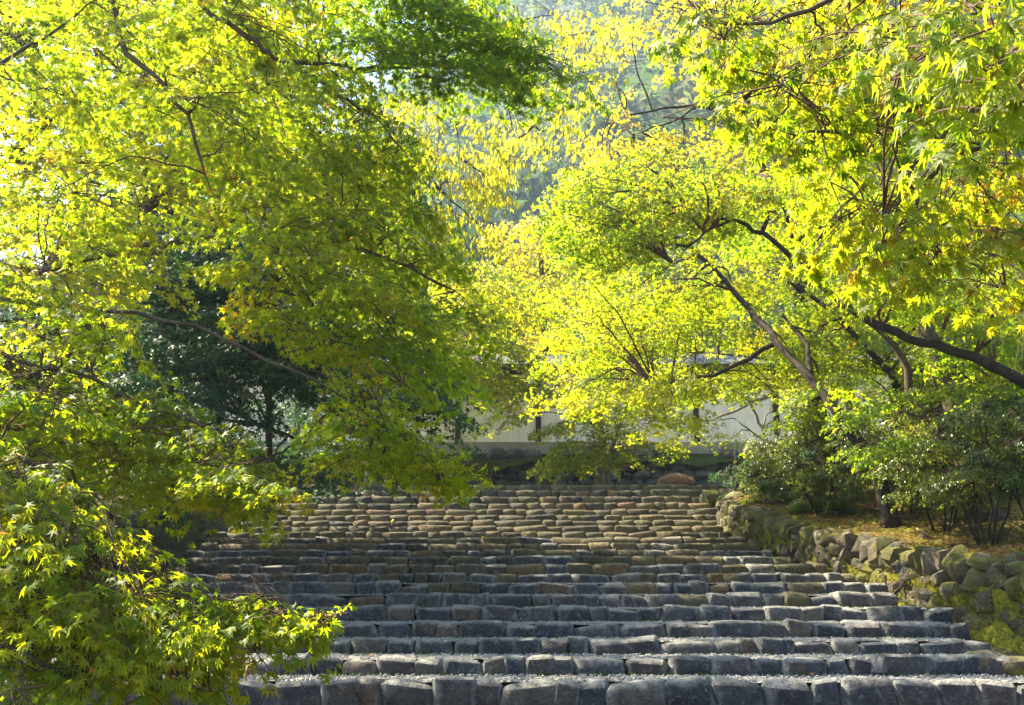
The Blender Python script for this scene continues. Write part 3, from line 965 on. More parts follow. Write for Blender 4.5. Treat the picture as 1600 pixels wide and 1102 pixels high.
class Tree:
    def __init__(self, name, label, cat, base, mat, bark, L, lod, seed, length=0.42, gap=None, twig='twig', group=None, hang=0.0, singles=0, thin=1.0):
        self.thin = thin
        self.root = empty(name, base)
        tag(self.root, label, cat, group)
        self.pm = Matrix.Translation(-Vector(base))
        self.base, self.mat, self.bark, self.twigm = Vector(base), mat, M[bark], M[twig]
        self.L, self.lod, self.r = L, lod, random.Random(seed)
        self.rn = np.random.default_rng(seed)
        self.singles = singles
        gap = gap or L * 1.7
        self.sprays = [make_spray(seed * 10 + i, length * self.r.uniform(0.75, 1.2), gap, L, hang) for i in range(6)]
        self.inst = [[] for _ in range(6)]       # (pos, R, tint)
        self.nodes = []                          # wood points sprays may hang on
        self.tw = MB()

    def wood(self, name, pts, r0, r1, per=4, wiggle=0.02, sides=8, mat=None, flare=False):
        P = curve_pts(pts, per, wiggle, self.r)
        n = len(P)
        R = [r0 + (r1 - r0) * (i / (n - 1)) ** 0.8 for i in range(n)]
        R = [q * self.r.uniform(0.92, 1.08) for q in R]
        if r1 < 0.02: R[-1] *= 0.25; R[-2] *= 0.6
        if flare:
            R[0] *= 1.45
            if n > 2: R[1] *= 1.12
        mb = MB(); mb.tube(P, R, sides)
        o = mb.build(name, mat or self.bark, self.root)
        o.matrix_parent_inverse = self.pm
        self.nodes += [(p, q) for p, q in zip(P, R)][1:]
        return o

    def near_node(self, p, bias=None):
        best, bd = None, 1e9
        for q, rr in self.nodes:
            d = (q - p).length + (0.4 * max(0.0, q.z - p.z + 0.1))
            if d < bd: best, bd = q, d
        return best if best is not None else self.base

    def pad(self, c, rx, ry, h, n, slope=(0, 0), dome=0.25, tint=0.0, twigs=True, keep_limb=True):
        """A shelf of foliage: n sprays spread round c, fed by a branch from the nearest wood."""
        c = Vector(c)
        n = max(3, round(n * self.thin))
        if self.base.y > 12:
            dome, h = dome * 0.75, h * 0.75
            if n > 10: n = int(n * 0.9)
        a = self.near_node(c)
        out = Vector((c.x - a.x, c.y - a.y, 0))
        ol = out.length
        out = out / ol if ol > 0.15 else Vector((self.r.uniform(-1, 1), self.r.uniform(-1, 1), 0)).normalized()
        if keep_limb and (c - a).length > 0.12:
            mid = (a + c) / 2 + Vector((self.r.uniform(-.1, .1), self.r.uniform(-.1, .1), (c - a).length * self.r.uniform(0.02, 0.14)))
            P = curve_pts([a, mid, c - Vector((0, 0, 0.05))], 4, 0.02, self.r)
            rr = min(0.016, 0.004 + 0.0006 * n) * (0.55 if self.base.y < 10 else 1.5)
            self.tw.tube(P, [rr * 1.3 + (rr * 0.5 - rr * 1.3) * i / (len(P) - 1) for i in range(len(P))], 5, False)
        org = c - out * (max(rx, ry) * 0.75)
        k = max(2, int(math.sqrt(n)))
        subs = []
        for _ in range(k):
            th, q = self.r.uniform(0, 2 * PI), 0.6 * math.sqrt(self.r.random())
            ax, by = rx * q * math.cos(th), ry * q * math.sin(th)
            s = c + Vector((ax, by, slope[0] * ax + slope[1] * by - dome * q * q * max(rx, ry) - 0.04))
            subs.append(s)
            if twigs:
                tk = 0.6 if self.base.y < 7 else 1.0
                self.tw.tube(curve_pts([c - Vector((0, 0, .05)), (c + s) / 2 + Vector((0, 0, 0.03)), s], 2, 0.012, self.r), [tk * q for q in (0.006, 0.0055, 0.005, 0.0045, 0.004)], 3, False)
        for _ in range(n):
            th, q = self.r.uniform(0, 2 * PI), math.sqrt(self.r.random()) ** 0.9
            ax, by = rx * q * math.cos(th), ry * q * math.sin(th)
            p = c + Vector((ax, by, slope[0] * ax + slope[1] * by - dome * q * q * max(rx, ry) + self.r.uniform(-0.5, 0.5) * h))
            hd = Vector((p.x - org.x, p.y - org.y, 0))
            hd = hd.normalized() if hd.length > 0.05 else out
            head = math.atan2(hd.y, hd.x) + self.r.gauss(0, 0.35)
            hv = Vector((math.cos(head), math.sin(head), 0))
            sl = slope[0] * hv.x + slope[1] * hv.y - 2 * dome * q * 0.7
            pit = math.atan(sl) + self.r.gauss(-0.06, 0.14)
            X = Vector((hv.x * math.cos(pit), hv.y * math.cos(pit), math.sin(pit)))
            Z = Vector((-hv.x * math.sin(pit), -hv.y * math.sin(pit), math.cos(pit)))
            Yv = Z.cross(X)
            ro = self.r.gauss(0, 0.22)
            Y2 = Yv * math.cos(ro) + Z * math.sin(ro)
            Z2 = X.cross(Y2)
            R = np.array([X, Y2, Z2]).T
            si = self.r.randrange(6)
            st = np.array(p) - R[:, 0] * 0.2
            self.inst[si].append((st, R, tint + self.r.gauss(0, 0.14)))
            if twigs:
                s = min(subs, key=lambda q_: (q_ - p).length)
                sv = Vector(st)
                self.tw.tube([s, (s + sv) / 2 + Vector((0, 0, 0.02)), sv], [0.0035, 0.003, 0.0025], 3, False)
                for line in self.sprays[si][4][-1:]:
                    W = np.array(line) @ R.T + st
                    self.tw.tube([Vector(w_) for w_ in W[::2]] if len(W) > 3 else [Vector(w_) for w_ in W], [0.0022] * (len(W[::2]) if len(W) > 3 else len(W)), 3, False)

    def fill(self, poly, Y0, Y1, count, rx, ry, h, n, slope=(0, 0), dome=0.25, tint=(0.0, 0.0), **kw):
        for (x, y) in in_poly(poly, count, self.r):
            Y = self.r.uniform(Y0, Y1)
            s = self.r.uniform(0.75, 1.25)
            self.pad(at(x, y, Y), rx * s, ry * s, h, max(3, int(n * s)), slope, dome, self.r.uniform(*tint), **kw)

    def finish(self, names=('crown', 'twigs')):
        pos, fwd, nrm, siz, tint = [], [], [], [], []
        for si, lst in enumerate(self.inst):
            if not lst: continue
            p, f, u, s, _ = self.sprays[si]
            T0 = np.array([q[0] for q in lst]); R0 = np.array([q[1] for q in lst]); tt = np.array([q[2] for q in lst])
            pos.append((np.einsum('nij,mj->nmi', R0, p) + T0[:, None]).reshape(-1, 3))
            fwd.append(np.einsum('nij,mj->nmi', R0, f).reshape(-1, 3))
            nrm.append(np.einsum('nij,mj->nmi', R0, u).reshape(-1, 3))
            siz.append(np.tile(s, len(lst)))
            tint.append((tt[:, None] + np.zeros((1, len(s)))).ravel())
        pos, fwd, nrm, siz, tint = map(np.concatenate, (pos, fwd, nrm, siz, tint))
        # gravity turns blades a little downwards
        fwd = fwd + np.array([0, 0, -0.18]); fwd /= np.linalg.norm(fwd, axis=1, keepdims=True)
        nrm = nrm - fwd * (nrm * fwd).sum(1, keepdims=True); nrm /= np.linalg.norm(nrm, axis=1, keepdims=True) + 1e-9
        sid = np.cross(nrm, fwd)
        siz = siz * self.rn.uniform(0.85, 1.15, len(siz))
        tint = np.clip(0.45 + tint + self.rn.normal(0, 0.17, len(siz)) + 0.5 * (self.rn.random(len(siz)) < 0.006), 0, 1)
        keep = np.ones(len(siz), bool)
        self.count = len(siz)
        if self.singles:
            px, py, dep = project(pos)
            ok = (px > 4) & (px < 1596) & (py > 4) & (py < 1098) & (dep > 0.5)
            cell = (np.clip(px, 0, 1599) // 9).astype(int) * 200 + (np.clip(py, 0, 1101) // 9).astype(int)
            order = np.argsort(dep)
            seen, front = set(), []
            for i in order:
                if not ok[i]: continue
                if cell[i] in seen: continue
                seen.add(cell[i]); front.append(i)
            front = np.array(front)
            face = np.abs((nrm[front] * (pos[front] - [0, 0, EYE])).sum(1)) / dep[front]
            score = siz[front] / dep[front] * (0.35 + face)
            pick = front[np.argsort(-score)[:self.singles]]
            keep[pick] = False
            v, t = LEAF['fine']
            ms = []
            for k in range(8):
                me = mesh_np('leaf', v, t, self.mat, attr={'tint': np.full(len(t), 0.12 + 0.1 * k)})
                ms.append(me)
            for i in pick:
                k = int(np.clip((tint[i] - 0.12) / 0.1 + 0.5, 0, 7))
                o = link('leaf', ms[k], self.root)
                A = np.eye(4)
                A[:3, 0], A[:3, 1], A[:3, 2], A[:3, 3] = fwd[i] * siz[i], sid[i] * siz[i] * self.r.uniform(0.7, 1.1), nrm[i] * siz[i] * self.r.uniform(0.2, 2.4), pos[i]
                o.matrix_parent_inverse = self.pm
                o.matrix_basis = Matrix(A.tolist())
        pos, fwd, nrm, sid, siz, tint = (a[keep] for a in (pos, fwd, nrm, sid, siz, tint))
        v, t = LEAF[self.lod]
        B = np.stack([fwd, sid, nrm], -1) * siz[:, None, None]
        B[:, :, 1] *= self.rn.uniform(0.7, 1.1, (len(siz), 1)); B[:, :, 2] *= self.rn.uniform(-0.4, 2.4, (len(siz), 1))
        V = np.einsum('nij,mj->nmi', B, v) + pos[:, None]
        T = (t[None] + (np.arange(len(pos)) * len(v))[:, None, None]).reshape(-1, 3)
        o = link(names[0], mesh_np(names[0], V.reshape(-1, 3), T, self.mat, attr={'tint': np.repeat(tint, len(t))}), self.root)
        o.matrix_parent_inverse = self.pm
        o['kind'] = 'stuff'
        if self.tw.f:
            o = self.tw.build(names[1], self.twigm, self.root)
            o.matrix_parent_inverse = self.pm
            o['kind'] = 'stuff'
        TOTAL[0] += len(T)


def gp(px, Y, dz=-0.1):
    """Foot of a plant on the right bank below pixel column px at distance Y."""
    x = (px - 800) * Y / F_PX * 1.02
    off = max(0.2, x - float(wall_x(Y)))
    return Vector((x, Y, float(wall_t(Y)) + min(off, 6) * 0.13 + dz))


# ================================================================== TREES, LEFT
# L1: big maple whose crown fills the upper left
t = Tree('maple_tree', 'large sunlit green maple whose crown fills the upper left above the stairs', 'tree', (-5.4, 6.2, 0.9), M['maple_green'], 'bark', 0.040, 'mid', 1, 0.40, singles=300, thin=0.6)
t.wood('trunk', [(-5.4, 6.2, 0.8), (-5.1, 6.2, 2.2), (-4.5, 6.3, 3.8), (-3.9, 6.2, 5.2)], 0.19, 0.10, flare=True)
t.wood('limb', [(-3.9, 6.2, 5.2), at(150, -120, 6.2), at(185, 60, 6.0), at(250, 130, 5.9), at(300, 200, 5.8), at(330, 300, 5.7)], 0.03, 0.008)
t.wood('limb', [(-3.9, 6.2, 5.2), at(250, -150, 6.4), at(310, 0, 6.2), at(400, 65, 6.1), at(440, 95, 6.1), at(510, 135, 6.1), at(580, 180, 6.1), at(650, 260, 6.0)], 0.028, 0.007)
t.wood('limb', [at(440, 95, 6.1), at(500, 98, 6.2), at(610, 105, 6.3), at(700, 100, 6.5), at(800, 110, 6.6)], 0.014, 0.006)
t.wood('limb', [(-4.5, 6.3, 3.8), at(0, 105, 6.0), at(70, 60, 5.9), at(160, -5, 5.8)], 0.016, 0.007)
t.wood('limb', [(-5.0, 6.2, 2.6), at(-60, 470, 6.8), at(180, 395, 6.8), at(335, 370, 6.7), at(420, 380, 6.6), at(520, 380, 6.5), at(640, 420, 6.3), at(730, 470, 6.2)], 0.032, 0.008)
t.wood('limb', [at(420, 380, 6.6), at(455, 430, 6.4), at(510, 500, 6.3), at(600, 560, 6.2)], 0.014, 0.006)
UL = [(-10, -100), (520, -100), (540, 60), (530, 150), (550, 260), (610, 350), (650, 430), (600, 480), (500, 440), (420, 370), (330, 270), (190, 260), (100, 330), (-10, 360)]
t.fill(UL, 5.6, 7.8, 70, 0.58, 0.58, 0.14, 15, (-0.26, -0.05), 0.18, (-0.08, 0.14))
for (px, py, Y, rx, n, tt) in [(630, 330, 6.4, 0.42, 16, 0.1), (690, 400, 6.4, 0.42, 18, 0.0), (680, 470, 6.2, 0.48, 20, -0.05), (600, 510, 6.1, 0.5, 18, -0.05), (660, 545, 6.2, 0.42, 18, -0.1),
                               (540, 430, 6.3, 0.55, 22, 0.1), (520, 330, 6.5, 0.6, 22, 0.1), (420, 430, 6.2, 0.4, 14, 0.15), (590, 235, 6.3, 0.38, 14, 0.0),
                               (580, 170, 6.3, 0.38, 14, -0.1), (560, 270, 6.4, 0.45, 16, 0.05), (525, 520, 6.1, 0.2, 7, 0.2), (50, 420, 6.0, 0.4, 12, 0.1), (140, 380, 6.0, 0.35, 10, 0.1),
                               (450, 500, 6.1, 0.25, 9, 0.1), (400, 470, 6.2, 0.25, 8, 0.15)]:
    t.pad(at(px, py, Y), rx, rx * 0.95, 0.12, n, (-0.30, -0.05), 0.2, tt)
t.finish()

# L9: second sunlit maple standing behind it
t = Tree('maple_tree', 'sunlit yellow-green maple standing close behind the large upper left maple', 'tree', (-7.2, 10.2, 1.6), M['maple_mid'], 'bark', 0.052, 'small', 9, 0.5, thin=0.9)
t.wood('trunk', [(-7.2, 10.2, 1.4), (-6.9, 10.2, 3.4), (-6.2, 10.3, 5.4), (-5.6, 10.3, 7.6)], 0.17, 0.06, flare=True)
t.wood('limb', [(-6.2, 10.3, 5.4), at(120, 160, 10.3), at(300, 140, 10.2), at(480, 180, 10)], 0.06, 0.012)
t.wood('limb', [(-6.9, 10.2, 3.4), at(0, 450, 10.2), at(120, 400, 10.2), at(230, 330, 10.0)], 0.05, 0.012)
t.fill([(-90, -120), (560, -120), (600, 60), (600, 200), (400, 330), (190, 330), (90, 480), (-90, 520)], 9.2, 11.4, 56, 0.85, 0.8, 0.2, 18, (-0.25, 0), 0.22, (0.0, 0.25))
for (px, py) in [(5, 150), (20, 210), (40, 270), (0, 310), (70, 180), (-30, 230), (10, 90)]:
    t.pad(at(px, py, 10.6), 0.7, 0.7, 0.2, 20, (-0.2, 0), 0.2, 0.1)
t.fill([(40, -100), (430, -100), (430, 200), (300, 260), (40, 260)], 12.2, 15.0, 16, 1.0, 1.0, 0.25, 18, (-0.1, 0), 0.22, (-0.1, 0.15))  # hidden rear tier of foliage, added to shade the lower steps
t.finish()

# L2: dark shaded bough overhanging at top centre, with the far fingers of the same maple
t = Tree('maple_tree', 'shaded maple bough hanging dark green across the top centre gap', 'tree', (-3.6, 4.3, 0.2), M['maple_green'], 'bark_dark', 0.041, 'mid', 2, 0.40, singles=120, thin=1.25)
t.wood('trunk', [(-3.6, 4.3, -0.1), (-3.55, 4.4, 2.0), (-3.2, 4.8, 4.4), (-2.4, 5.4, 5.6)], 0.15, 0.06, flare=True)
t.wood('limb', [(-2.4, 5.4, 5.6), at(480, -110, 6.2), at(600, -30, 6.3), at(700, 40, 6.4), at(760, 70, 6.4), at(860, 110, 6.4)], 0.022, 0.006)
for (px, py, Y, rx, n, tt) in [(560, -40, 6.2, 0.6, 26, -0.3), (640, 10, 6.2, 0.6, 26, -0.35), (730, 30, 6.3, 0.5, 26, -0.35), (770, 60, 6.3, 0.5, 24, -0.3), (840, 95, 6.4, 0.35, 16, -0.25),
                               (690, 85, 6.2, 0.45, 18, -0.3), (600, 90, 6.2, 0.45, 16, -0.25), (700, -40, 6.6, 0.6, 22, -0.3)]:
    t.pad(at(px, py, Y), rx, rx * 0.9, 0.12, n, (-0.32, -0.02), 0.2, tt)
t.finish()

# L3: the maple whose mid-height boughs reach over the steps
t = Tree('maple_tree', 'bright maple with drooping boughs reaching over the left side of the steps', 'tree', (-4.3, 5.0, 0.4), M['maple_green'], 'bark', 0.040, 'mid', 3, 0.38, singles=300, thin=0.72)
t.wood('trunk', [(-4.3, 5.0, 0.1), (-4.0, 5.1, 1.8), (-3.5, 5.2, 3.2), (-3.1, 5.2, 4.2)], 0.15, 0.06, flare=True)
t.wood('limb', [(-4.0, 5.1, 1.8), at(-120, 560, 5.4), at(60, 570, 5.4), at(230, 630, 5.3), at(360, 690, 5.3), at(440, 740, 5.3)], 0.018, 0.006)
t.wood('limb', [(-3.5, 5.2, 3.2), at(60, 470, 5.6), at(260, 500, 5.7), at(420, 560, 5.7), at(540, 620, 5.7), at(620, 680, 5.7), at(700, 730, 5.7)], 0.016, 0.005)
LB = [(0, 560), (100, 575), (220, 620), (320, 675), (380, 730), (370, 755), (300, 740), (180, 710), (100, 680), (0, 700)]
t.fill(LB, 4.9, 5.9, 30, 0.36, 0.4, 0.11, 12, (-0.34, 0.0), 0.16, (-0.08, 0.14))
for (px, py, Y, rx, n, tt) in [(290, 640, 5.4, 0.32, 16, 0.1), (360, 690, 5.3, 0.28, 16, 0.1), (415, 735, 5.3, 0.2, 12, 0.15), (330, 735, 5.2, 0.26, 12, 0.2), (400, 785, 5.2, 0.13, 7, 0.2), (270, 745, 5.2, 0.2, 8, 0.15),
                               (590, 640, 5.7, 0.26, 14, 0.05), (550, 670, 5.6, 0.26, 13, 0.0), (640, 685, 5.7, 0.2, 14, 0.05), (690, 712, 5.7, 0.15, 10, 0.15), (722, 728, 5.7, 0.09, 6, 0.2), (690, 742, 5.6, 0.08, 5, 0.15), (590, 695, 5.6, 0.2, 9, 0.0),
                               (535, 712, 5.6, 0.13, 6, 0.1), (560, 600, 5.8, 0.25, 11, 0.1), (500, 530, 5.8, 0.13, 5, 0.2), (630, 590, 5.9, 0.24, 11, -0.05), (110, 450, 5.4, 0.4, 16, 0.05), (20, 430, 5.4, 0.4, 16, 0.0), (180, 510, 5.4, 0.28, 12, 0.0), (60, 510, 5.3, 0.36, 14, 0.0),
                               (30, 620, 5.2, 0.4, 16, 0.0), (120, 650, 5.2, 0.36, 14, 0.0), (60, 720, 5.1, 0.36, 14, 0.0), (170, 740, 5.2, 0.28, 10, 0.05)]:
    t.pad(at(px, py, Y), rx, rx * 1.1, 0.09, n, (-0.36, 0.0), 0.18, tt)
t.finish()

# L4: low young maple in the lower left corner
t = Tree('young_maple', 'low leafy young maple filling the lower left corner in front of the steps', 'tree', (-3.0, 4.2, 0.25), M['maple_green'], 'bark', 0.040, 'mid', 4, 0.36, singles=300, thin=0.95)
t.wood('trunk', [(-3.0, 4.2, -0.05), (-2.9, 4.2, 0.9), (-2.75, 4.25, 1.6), (-2.6, 4.3, 2.3)], 0.07, 0.03, flare=True)
t.wood('limb', [(-2.9, 4.2, 0.9), at(-60, 880, 4.3), at(120, 900, 4.3), at(280, 940, 4.3), at(420, 950, 4.3), at(500, 965, 4.3)], 0.011, 0.004)
t.wood('limb', [(-2.75, 4.25, 1.6), at(-80, 700, 4.5), at(60, 730, 4.5), at(170, 800, 4.5), at(260, 880, 4.5)], 0.012, 0.004)
t.wood('limb', [(-2.95, 4.2, 0.4), at(-40, 1040, 4.0), at(100, 1050, 4.0), at(250, 1060, 4.0)], 0.016, 0.005)
LC = [(10, 680), (50, 700), (110, 780), (170, 850), (240, 910), (260, 960), (220, 1000), (150, 960), (60, 960), (10, 1000)]
t.fill(LC, 4.0, 4.7, 46, 0.32, 0.34, 0.11, 12, (-0.36, 0.05), 0.18, (-0.05, 0.25))
for (px, py, Y, rx, n, tt) in [(340, 930, 4.3, 0.26, 12, -0.05), (400, 945, 4.3, 0.2, 12, 0.0), (450, 955, 4.3, 0.14, 11, 0.05), (498, 963, 4.3, 0.09, 8, 0.05), (290, 930, 4.3, 0.25, 9, -0.15), (230, 1030, 4.1, 0.3, 14, -0.25), (120, 1050, 4.0, 0.3, 14, -0.2), (80, 990, 4.2, 0.3, 12, -0.2), (180, 880, 4.4, 0.26, 12, 0.0), (100, 820, 4.5, 0.3, 14, 0.0),
                               (20, 1040, 4.0, 0.3, 10, -0.2), (330, 1060, 4.1, 0.14, 4, -0.2), (30, 1090, 3.6, 0.14, 4, -0.1), (400, 1000, 4.2, 0.15, 4, 0.0), (20, 600, 4.6, 0.35, 12, -0.25), (110, 620, 4.8, 0.3, 9, -0.1)]:
    t.pad(at(px, py, Y), rx, rx * 0.95, 0.09, n, (-0.28, 0.05), 0.18, tt)
t.finish()

# L5: dark maple in the hollow behind
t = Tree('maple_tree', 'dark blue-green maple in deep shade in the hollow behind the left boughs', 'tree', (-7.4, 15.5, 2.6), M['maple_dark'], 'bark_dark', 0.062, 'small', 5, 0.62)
t.wood('trunk', [(-7.4, 15.5, 2.4), at(235, 560, 15.5), at(260, 500, 15.4), at(240, 420, 15.4), at(300, 250, 15.5), at(330, 150, 15.5)], 0.20, 0.07, flare=True)
t.wood('limb', [at(235, 570, 15.4), at(300, 615, 14.6), at(380, 650, 14.2), at(470, 690, 14.0)], 0.07, 0.02)
t.wood('limb', [at(250, 520, 15.4), at(340, 540, 14.8), at(420, 530, 14.5), at(520, 560, 14.5)], 0.06, 0.02)
t.wood('limb', [at(245, 470, 15.4), at(190, 460, 15.0), at(100, 440, 15.0)], 0.05, 0.02)
t.fill([(120, 320), (330, 330), (520, 470), (640, 560), (560, 640), (420, 600), (340, 520), (200, 470), (120, 480)], 13.6, 16.5, 20, 1.0, 1.0, 0.25, 20, (-0.1, 0.0), 0.2, (-0.2, 0.0))
t.fill([(330, 160), (560, 170), (600, 300), (420, 320)], 15, 17, 9, 1.1, 1.1, 0.3, 24, (-0.1, 0.0), 0.25, (-0.2, 0.05))
t.fill([(150, -60), (450, -60), (500, 200), (200, 300)], 15, 17.5, 5, 1.3, 1.3, 0.3, 24, (0, 0), 0.25, (-0.1, 0.1))
t.fill([(170, 330), (420, 380), (600, 500), (700, 600), (690, 690), (540, 740), (250, 730), (150, 560)], 12.4, 15.2, 26, 0.9, 0.85, 0.25, 16, (-0.1, 0.0), 0.2, (-0.2, 0.0))
t.fill([(230, 515), (500, 515), (500, 600), (230, 600)], 12.8, 14.5, 10, 0.7, 0.7, 0.22, 16, (-0.1, 0.0), 0.2, (-0.2, 0.0))
t.fill([(-60, 560), (300, 640), (420, 740), (330, 800), (60, 820)], 13.5, 16, 10, 0.9, 0.9, 0.25, 16, (-0.1, 0.0), 0.2, (-0.2, 0.0))
t.finish()

# L6: tall shade tree beyond it, throws the shade on the lower steps
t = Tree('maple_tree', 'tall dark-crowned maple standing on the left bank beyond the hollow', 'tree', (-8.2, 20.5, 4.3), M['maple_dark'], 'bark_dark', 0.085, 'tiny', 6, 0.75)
t.wood('trunk', [(-8.2, 20.5, 4.1), (-7.9, 20.5, 6.5), (-7.4, 20.4, 9.0), (-7.2, 20.4, 12.0)], 0.24, 0.08, flare=True)
t.wood('limb', [(-7.9, 20.5, 6.5), (-6.4, 20.0, 7.6), (-4.6, 19.0, 8.6)], 0.09, 0.03)
t.wood('limb', [(-7.4, 20.4, 9.0), (-6.0, 19.6, 10.2), (-4.0, 18.4, 11.2)], 0.08, 0.03)
t.wood('limb', [(-7.5, 20.4, 8.4), (-8.5, 19.0, 9.6), (-9.2, 18.0, 10.0)], 0.08, 0.03)
k = 0
while k < 62:
    a, rr = t.r.uniform(0, 2 * PI), math.sqrt(t.r.random())
    q = Vector((-5.8 + 3.9 * rr * math.cos(a), 18.0 + 3.0 * rr * math.sin(a), t.r.uniform(5.6, 10.5)))
    if q.x > -0.115 * q.y - 0.5: continue
    t.pad(q, 1.15, 1.1, 0.3, 24, (0, 0), 0.25, -0.05)
    k += 1
t.finish()

# L7: dark tree with pale trunk beside the head of the stairs
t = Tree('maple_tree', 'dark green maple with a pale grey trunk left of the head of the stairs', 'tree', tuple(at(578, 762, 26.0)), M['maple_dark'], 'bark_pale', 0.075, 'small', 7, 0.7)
t.wood('trunk', [at(578, 766, 26.0), at(580, 730, 26.0), at(575, 680, 26.0), at(585, 600, 26.0), at(590, 500, 26.0)], 0.17, 0.08, flare=True)
t.fill([(440, 580), (560, 540), (700, 580), (720, 640), (690, 690), (600, 690), (440, 720), (420, 650)], 24.5, 27, 16, 1.1, 1.0, 0.3, 16, (-0.15, 0), 0.25, (-0.25, 0.0))
t.fill([(500, 740), (560, 740), (570, 770), (500, 775)], 24.2, 25, 3, 0.5, 0.5, 0.25, 12, (0, 0), 0.3, (-0.1, 0.05))
t.finish()

# L8: weeping cherry behind the gap
t = Tree('cherry_tree', 'pale cherry with long hanging leaves and thin bare twigs before the hazy hill', 'tree', (-6.6, 13.2, 2.2), M['cherry'], 'bark', 0.085, 'long', 8, 0.55, gap=0.10, hang=0.75)
t.wood('trunk', [(-6.6, 13.2, 2.0), (-6.0, 13.2, 4.5), at(360, 160, 13), at(400, 60, 13), at(395, 0, 13), at(380, -80, 13)], 0.16, 0.06, flare=True)
t.wood('limb', [at(385, 150, 13.0), at(520, 120, 12.8), at(640, 100, 12.6), at(720, 103, 12.6), at(790, 140, 12.6), at(830, 200, 12.6)], 0.07, 0.012)
t.wood('limb', [at(640, 100, 12.6), at(700, 150, 12.4), at(720, 250, 12.4)], 0.02, 0.006)
t.wood('limb', [at(560, 110, 12.8), at(620, 220, 13), at(660, 260, 13), at(680, 290, 13)], 0.03, 0.008)
for (px, py, rx, n) in [(690, 150, 0.5, 5), (740, 190, 0.6, 9), (800, 190, 0.6, 8), (850, 200, 0.5, 7), (720, 240, 0.6, 10), (790, 250, 0.5, 7), (700, 280, 0.6, 9), (660, 220, 0.5, 8), (840, 130, 0.4, 4), (900, 60, 0.5, 7),
                        (860, 20, 0.5, 6), (940, 40, 0.5, 6), (830, 60, 0.4, 4), (870, 175, 0.4, 5), (760, 290, 0.5, 6), (640, 160, 0.5, 5), (690, 330, 0.6, 9), (745, 345, 0.5, 8), (890, 140, 0.35, 3)]:
    t.pad(at(px, py, 12.6 + t.r.uniform(-0.5, 0.8)), rx, 0.5, 0.35, int(n * 1.4), (-0.15, 0), 0.35, 0.0)
t.finish()

# ================================================================== TREES, CENTRE AND RIGHT
# C1: small maple before the white wall
t = Tree('maple_tree', 'small bright maple standing before the white wall at the head of the stairs', 'tree', tuple(at(937, 760, 27.0)), M['maple_mid'], 'bark_pale', 0.075, 'small', 21, 0.7)
t.wood('trunk', [at(937, 764, 27.0), at(938, 735, 27.0), at(942, 690, 27.0), at(935, 640, 27.0), at(950, 560, 27.0)], 0.16, 0.06, flare=True)
t.wood('trunk', [at(950, 762, 27.2), at(948, 735, 27.2), at(965, 670, 27.2), at(985, 620, 27.2)], 0.11, 0.05)
t.fill([(900, 590), (1000, 560), (1080, 600), (1060, 680), (960, 720), (860, 720), (850, 680), (900, 640)], 25.5, 27.5, 15, 1.0, 0.9, 0.25, 14, (0.15, 0), 0.25, (-0.1, 0.2))
for (px, py, rx, n) in [(860, 715, 0.35, 8), (880, 690, 0.6, 12), (780, 650, 0.6, 9), (820, 640, 0.5, 8), (1040, 620, 0.7, 12), (920, 700, 0.7, 14), (980, 660, 0.8, 14)]:
    t.pad(at(px, py, 26.2), rx, 0.6, 0.2, n, (0.25, 0), 0.25, 0.1)
for (px, py, rx, n) in [(870, 660, 0.8, 22), (930, 640, 0.9, 24), (1000, 630, 0.9, 24), (1050, 600, 0.8, 20), (960, 590, 0.9, 24), (890, 600, 0.8, 20), (1010, 690, 0.6, 14), (900, 710, 0.7, 16)]:
    t.pad(at(px, py, 26.4), rx, 0.7, 0.22, n, (0.15, 0), 0.25, 0.05)
t.finish()

# C2, C3: bright trees beyond, glowing against the light
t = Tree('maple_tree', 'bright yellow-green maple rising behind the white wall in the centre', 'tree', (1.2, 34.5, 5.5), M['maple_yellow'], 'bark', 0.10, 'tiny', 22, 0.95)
t.wood('trunk', [(1.2, 34.5, 5.4), (1.3, 34.5, 8.5), (1.1, 34.5, 11), (1.0, 34.5, 14)], 0.25, 0.08, flare=True)
t.fill([(760, 380), (840, 320), (960, 330), (1030, 420), (1010, 540), (960, 600), (850, 610), (780, 590), (760, 480)], 32.5, 36, 40, 1.3, 1.3, 0.35, 18, (0.05, 0), 0.25, (-0.2, 0.15))
t.finish()
t = Tree('maple_tree', 'yellow-green maple beside the head of the stairs left of the gap', 'tree', (-3.4, 28.8, 4.25), M['maple_mid'], 'bark', 0.09, 'tiny', 23, 0.85)
t.wood('trunk', [(-3.4, 28.8, 4.1), (-3.2, 28.8, 7.0), (-2.6, 28.8, 10), (-2.3, 28.8, 13)], 0.2, 0.06, flare=True)
t.fill([(560, 370), (660, 370), (740, 370), (800, 420), (800, 560), (740, 600), (640, 560), (560, 500)], 27, 30, 28, 1.2, 1.2, 0.35, 17, (-0.1, 0), 0.25, (-0.1, 0.25))
for (px, py, rx, n) in [(720, 560, 0.9, 16), (790, 570, 0.9, 16), (850, 590, 0.8, 14), (690, 590, 0.7, 14), (760, 590, 0.7, 14), (820, 600, 0.6, 12), (710, 545, 0.8, 16), (800, 545, 0.8, 16)]:
    t.pad(at(px, py, 27.2), rx, 0.8, 0.25, n, (0.0, 0), 0.25, 0.15)
t.finish()

